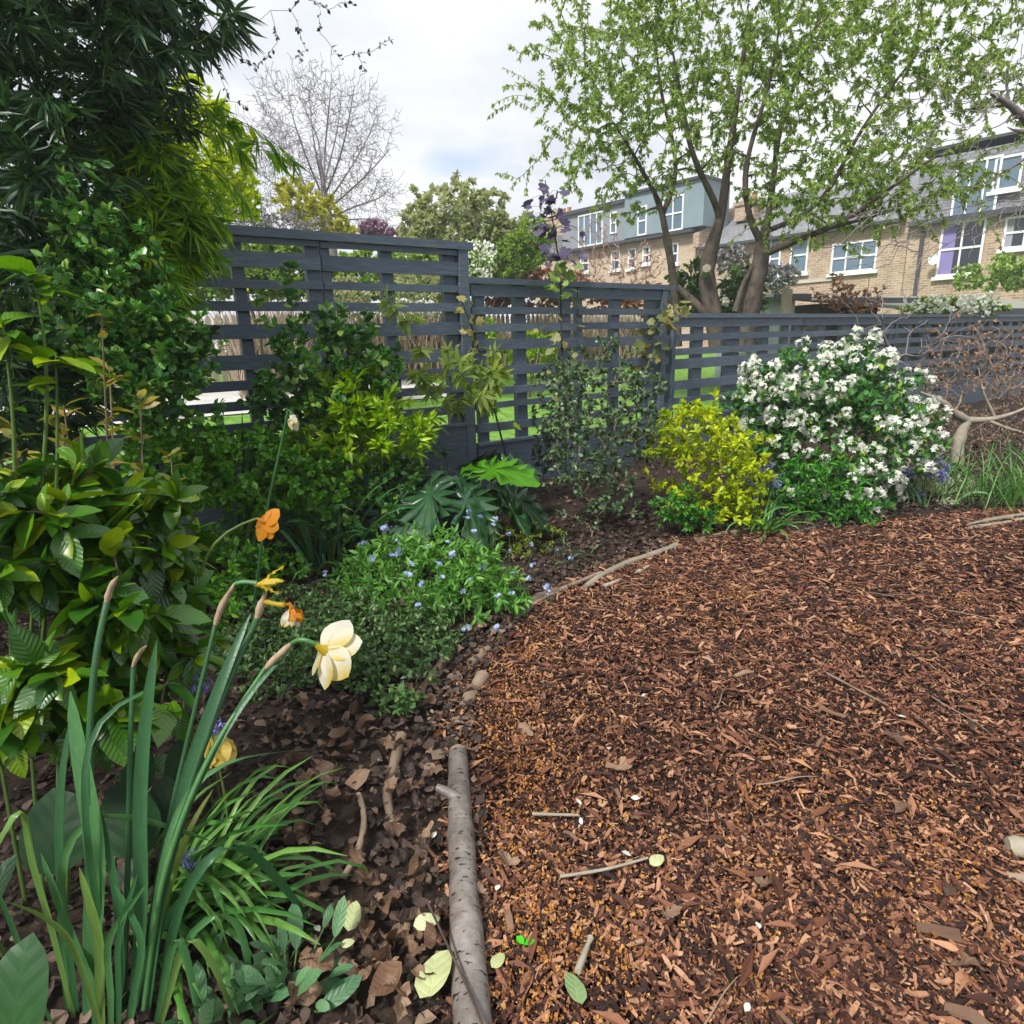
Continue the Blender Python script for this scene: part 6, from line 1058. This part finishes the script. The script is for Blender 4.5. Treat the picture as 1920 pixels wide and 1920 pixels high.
sheath([(199, 1134), (203, 1115), (212, 1092), (222, 1080)], .862, [14, 15, 13, 3]); sheath([(250, 1250), (256, 1232), (268, 1215), (276, 1210)], .88, [9, 12, 9, 2]); sheath([(404, 1172), (412, 1145), (425, 1118), (442, 1092)], .98, [12, 15, 14, 5]); sheath([(481, 1163), (487, 1142), (495, 1120), (498, 1110)], 1.0, [14, 17, 14, 9]); sheath([(496, 1256), (512, 1238), (535, 1218), (548, 1205)], .93, [12, 19, 16, 9])
def flower(label, C, axis, n, Lp, w, open_deg, mat, roll=0., tube_from=None, corona=None, crin=.02, jag=0.0, tubemat=None, skip=()):
    C = np.array(C); axis = unit(axis); e1 = unit(np.cross(axis, [0.13, .2, 1])); e2 = np.cross(axis, e1); P = np.array([tube_from if tube_from is not None else C - axis * .02, C - axis * .004, C + axis * .004]); f = part('flower', Geo().tubes(P, np.array([.0035, .0055, .0085]) * Lp / .055, 9), tubemat or L_strap, root, label=label)
    for i in range(n):
        if i in skip: continue
        a = roll + 2 * math.pi * i / n + rg.normal() * .05; o_ = math.radians(open_deg * (1 + .08 * rg.normal())); rad = math.cos(a) * e1 + math.sin(a) * e2; d = rad * math.sin(o_) + axis * math.cos(o_); F = frames(d[None], (axis * math.sin(o_) - rad * math.cos(o_) + .12 * rg.normal(size=3))[None])[0]
        V, T = leaf_tpl(w * (1 + .08 * rg.normal()), 9, .06, -.08 + jag * rg.normal(), .5, .68, wav=crin, seed=rg.integers(1e6)); V = V + np.outer((i % 2) * .012 * np.sin(V[:, 1] * 3), [0, 0, 1]); part('petal', Geo().add(V * Lp * (1 + jag * rg.normal()) @ F.T + C + axis * .002 * (i % 2), T), mat, f)
    if corona:
        a = np.arange(14) * 2 * math.pi / 14; rr = [.45, .8, 1.0, 1.08]; hh = [0, .5, .9, 1.0]; V = np.array([C + (np.cos(t) * e1 + np.sin(t) * e2) * corona[0] * r * (1 + .07 * rg.normal() * (j == 3)) + axis * corona[1] * h for j, (r, h) in enumerate(zip(rr, hh)) for t in a]); T = [q for j in range(3) for i in range(14) for k in [(i + 1) % 14] for q in ((j * 14 + i, j * 14 + k, j * 14 + 14 + k), (j * 14 + i, j * 14 + 14 + k, j * 14 + 14 + i))]; part('corona', Geo().add(V, T), corona[2], f)
    return f
C = at(606, 1218, .93); neck = pts((547, 1207, .93), (558, 1198, .925), (575, 1200, .92), (592, 1208, .925)); part('flower_neck', Geo().tubes(*resample(neck, [.004, .004, .0038, .004], 9), 7), L_strap, root)
flower('cream daffodil flower turned away to the right', C, .56 * _R + .58 * _F - .42 * _U, 6, .064, .9, 66, P_cream, .35, neck[-1], (.014, .022, P_yellow), .006, 0, P_yellow)
sC = at(486, 974, 1.32); stem = pts((380, 1040, 1.28), (415, 1000, 1.29), (440, 980, 1.3), (465, 973, 1.31), (482, 972, 1.32)); part('flower_stem', Geo().tubes(*resample(np.concatenate([[gnd(330, 1450)], stem]), [.004, .004, .0035, .003, .003, .003], 22), 7), B_green, root)
flower('orange flower nodding sideways, seen from behind', sC + .012 * _R - .006 * _U, .50 * _R + .80 * _F - .30 * _U, 8, .040, .85, 82, P_orange, .2, stem[-1], None, .02, .06, P_orange)
part('flower_neck', Geo().tubes(*resample(pts((494, 1128, 1.0), (505, 1130, 1.0), (520, 1134, 1.0), (534, 1134, 1.0)), [.005, .0045, .004, .005], 7), 7), P_yellow, root)
f1 = flower('shrivelled orange daffodil with a drooping pale tip', at(545, 1136, 1.0), .35 * _R - .9 * _U + .1 * _F, 6, .03, .6, 32, P_orange, .3, at(532, 1134, 1.0), None, .06, .15, P_orange)
V0 = at(548, 1150, 1.0)
for i in range(5): d = unit(-_U + .35 * rg.normal(size=3)); part('withered_petal', Geo().add(leaf_tpl(.4, 5, .3, .2 * rg.normal(), .5, .7, wav=.06, seed=i)[0] * .03 @ frames(d[None], rand_dirs(rg, 1))[0].T + V0 + rg.normal(size=3) * .004, leaf_tpl(.4, 5)[1]), P_cream, f1)
part('flower_neck', Geo().tubes(*resample(pts((441, 1095, .98), (455, 1090, .98), (470, 1092, .98), (482, 1094, .98)), [.004, .0045, .004, .005], 7), 7), L_strap, root)
flower('small yellow daffodil with narrow folded petals', at(484, 1096, .98), .9 * _R + .2 * _F + .05 * _U, 5, .034, .32, 40, P_yellow, .6, at(470, 1092, .98), None, .05, .2, P_yellow)
flower('pale yellow daffodil half hidden behind the leaves', at(400, 1380, 1.0), .25 * _R + .2 * _F - .9 * _U, 6, .058, .75, 30, P_yel2, .1, at(392, 1350, 1.0), (.016, .03, P_yellow), .02)
part('flower_stem', Geo().tubes(*resample([gnd(300, 1700), at(350, 1450, .97), at(375, 1362, 1.0), at(392, 1350, 1.0)], [.004, .004, .003, .003], 14), 7), L_strap, root)
flower('withered cream flower on a tall stalk behind', at(546, 775, 2.2), .2 * _R - .9 * _U - .1 * _F, 5, .055, .45, 24, P_cream, .1, at(540, 768, 2.2), None, .06, .15)
root = DAFF
part('flower_stem', Geo().tubes(*resample([gnd(470, 1180), at(500, 950, 2.15), at(535, 800, 2.2), at(540, 768, 2.2)], [.006, .005, .004, .004], 14), 6), L_strap, root)

root, r2 = clump('strap_leaf_clump', 'arching glossy green strap leaves beside the near daffodils', 'plant', gnd(335, 1735), 95, .37, 52, 105, .0125, L_strap2, 311, az=(25, 165), spread=.045, group=SC, fold=.3)
shb = lambda *a, **k: shrub(*a, **k)
for i, (u, v, n, sz, lab) in enumerate([(545, 1880, 46, .062, 'rosette of oblong grey green leaves at the bottom edge, left of the log'), (430, 1950, 30, .06, 'smaller grey green rosette at the bottom edge beside the near daffodils')]):
    b = gnd(u, v); root = thing('leafy_rosette', lab, 'plant', b, 'grey green rosettes at the bottom edge'); rg = np.random.default_rng(320 + i)
    a = rg.random(n) * 6.28; el = rg.uniform(.15, 1.25, n); d = np.stack([np.cos(a) * np.cos(el), np.sin(a) * np.cos(el), np.sin(el)], -1); rr_ = .02 + .05 * rg.random(n); pos = b + d * rr_[:, None] + np.stack([rg.normal(size=n) * .03, rg.normal(size=n) * .025, .015 + .01 * rg.random(n)], -1)
    foliage(root, leaf_tpl(.36, 6, .2, .25, .55, .55, wav=.012, seed=5 + i), L_sage, pos, frames(d, np.array([0, -.2, 1.]) + .4 * rg.normal(size=(n, 3))), sz * rg.uniform(.6, 1.2, n), n)
    part('stalks', Geo().tubes(np.stack([np.repeat(b[None], n, 0), (b + pos) / 2, pos], 1), np.broadcast_to(np.array([.003, .002, .0015]), (n, 3)), 5), B_green, root, 'stuff')
root = thing('broad_leaved_plant', 'low plant with broad green leaves, darkened as if shaded, under the near daffodils', 'plant', gnd(110, 1880)); rg = np.random.default_rng(331); bb = np.array(root['_b'])
for (u0, v0), (u1, v1), Y0, w in [((118, 1640), (95, 1480), .80, .75), ((135, 1560), (145, 1475), .84, .5), ((290, 1590), (190, 1480), .92, .8), ((300, 1580), (310, 1455), .94, .6), ((10, 1990), (45, 1760), .50, .6), ((240, 1690), (262, 1595), .9, .8), ((0, 1420), (70, 1290), .95, .6), ((250, 1500), (270, 1400), 1.0, .6), ((330, 1500), (330, 1380), 1.02, .6), ((60, 1420), (120, 1330), .95, .55), ((110, 1340), (190, 1290), 1.0, .6), ((-30, 1720), (20, 1600), .66, .5)]:
    A, B_ = at(u0, v0, Y0), at(u1, v1, Y0 + .05); L = np.linalg.norm(B_ - A); F = frames(unit(B_ - A)[None], (-_F + .6 * _U + .3 * rg.normal(size=3))[None])[0]
    lf = part('leaf', Geo().add(leaf_tpl(w, 7, .16, .12, .45, .55, wav=.01, seed=rg.integers(1e6))[0] * L @ F.T + A, BROAD[1]), L_arumshade, root)
    f_ = gnd(u0 * .5 + 60, max(v0 + 150, 1750)); part('leaf_stalk', Geo().tubes(*resample([f_, (f_ + A) / 2 + Z * .02, A], [.004, .0035, .003], 8), 6), B_green, root)
for k, (u, v, Y0, lab) in enumerate([(350, 1607, .86, 'purple blue flower cluster low among the strap leaves'), (395, 1362, .98, 'tiny violet flower spike against the hidden yellow daffodil'), (358, 1288, 1.1, 'pale violet blue flowers in the shade left of the cream daffodil'), (375, 1292, 1.12, 'second pale violet blue flower spike in the shade left of the cream daffodil'), (722, 992, 2.45, 'violet blue flower spike behind the forget-me-nots')]):
    c = at(u, v, Y0); b = np.array([c[0] - .02, c[1] + .03, .03]); root = thing('bluebell', lab, 'flowers', b, 'small bluebells in the bed'); rg = np.random.default_rng(340 + k)
    part('stem', Geo().tubes(np.array([b, (b + c) / 2 + [.005, 0, .01], c]), np.array([.0022, .002, .0015]), 5), B_green, root); n = 16; pos = c + rg.normal(size=(n, 3)) * [.010, .008, .009]
    part('flower_spike', Geo().inst(LANCE, np.repeat(pos, 4, 0), frames(rand_dirs(rg, 4 * n), rand_dirs(rg, 4 * n)), np.full(4 * n, .011)), L_bluebell, root)

# ------------------------------------------------------------------ added haze volume, standing in for veiling glare
hm = bpy.data.materials.new('haze'); hm.use_nodes = True; hn = hm.node_tree.nodes; hn.clear(); ho = hn.new('ShaderNodeOutputMaterial'); hv = hn.new('ShaderNodeVolumePrincipled')
hv.inputs['Color'].default_value = (0.95, 0.97, 1.0, 1); hv.inputs['Density'].default_value = 0.0026; hm.node_tree.links.new(hv.outputs[0], ho.inputs['Volume'])
solo('haze', Geo().box((0, 0, 0), X, Y, Z, (-160, -155, -1.2), (160, 165, 14)), hm, 'thin pale haze added to imitate glare over the gardens', None, kind='stuff', base=(0, 0, 0), smooth=False)
cy.volume_bounces = 0
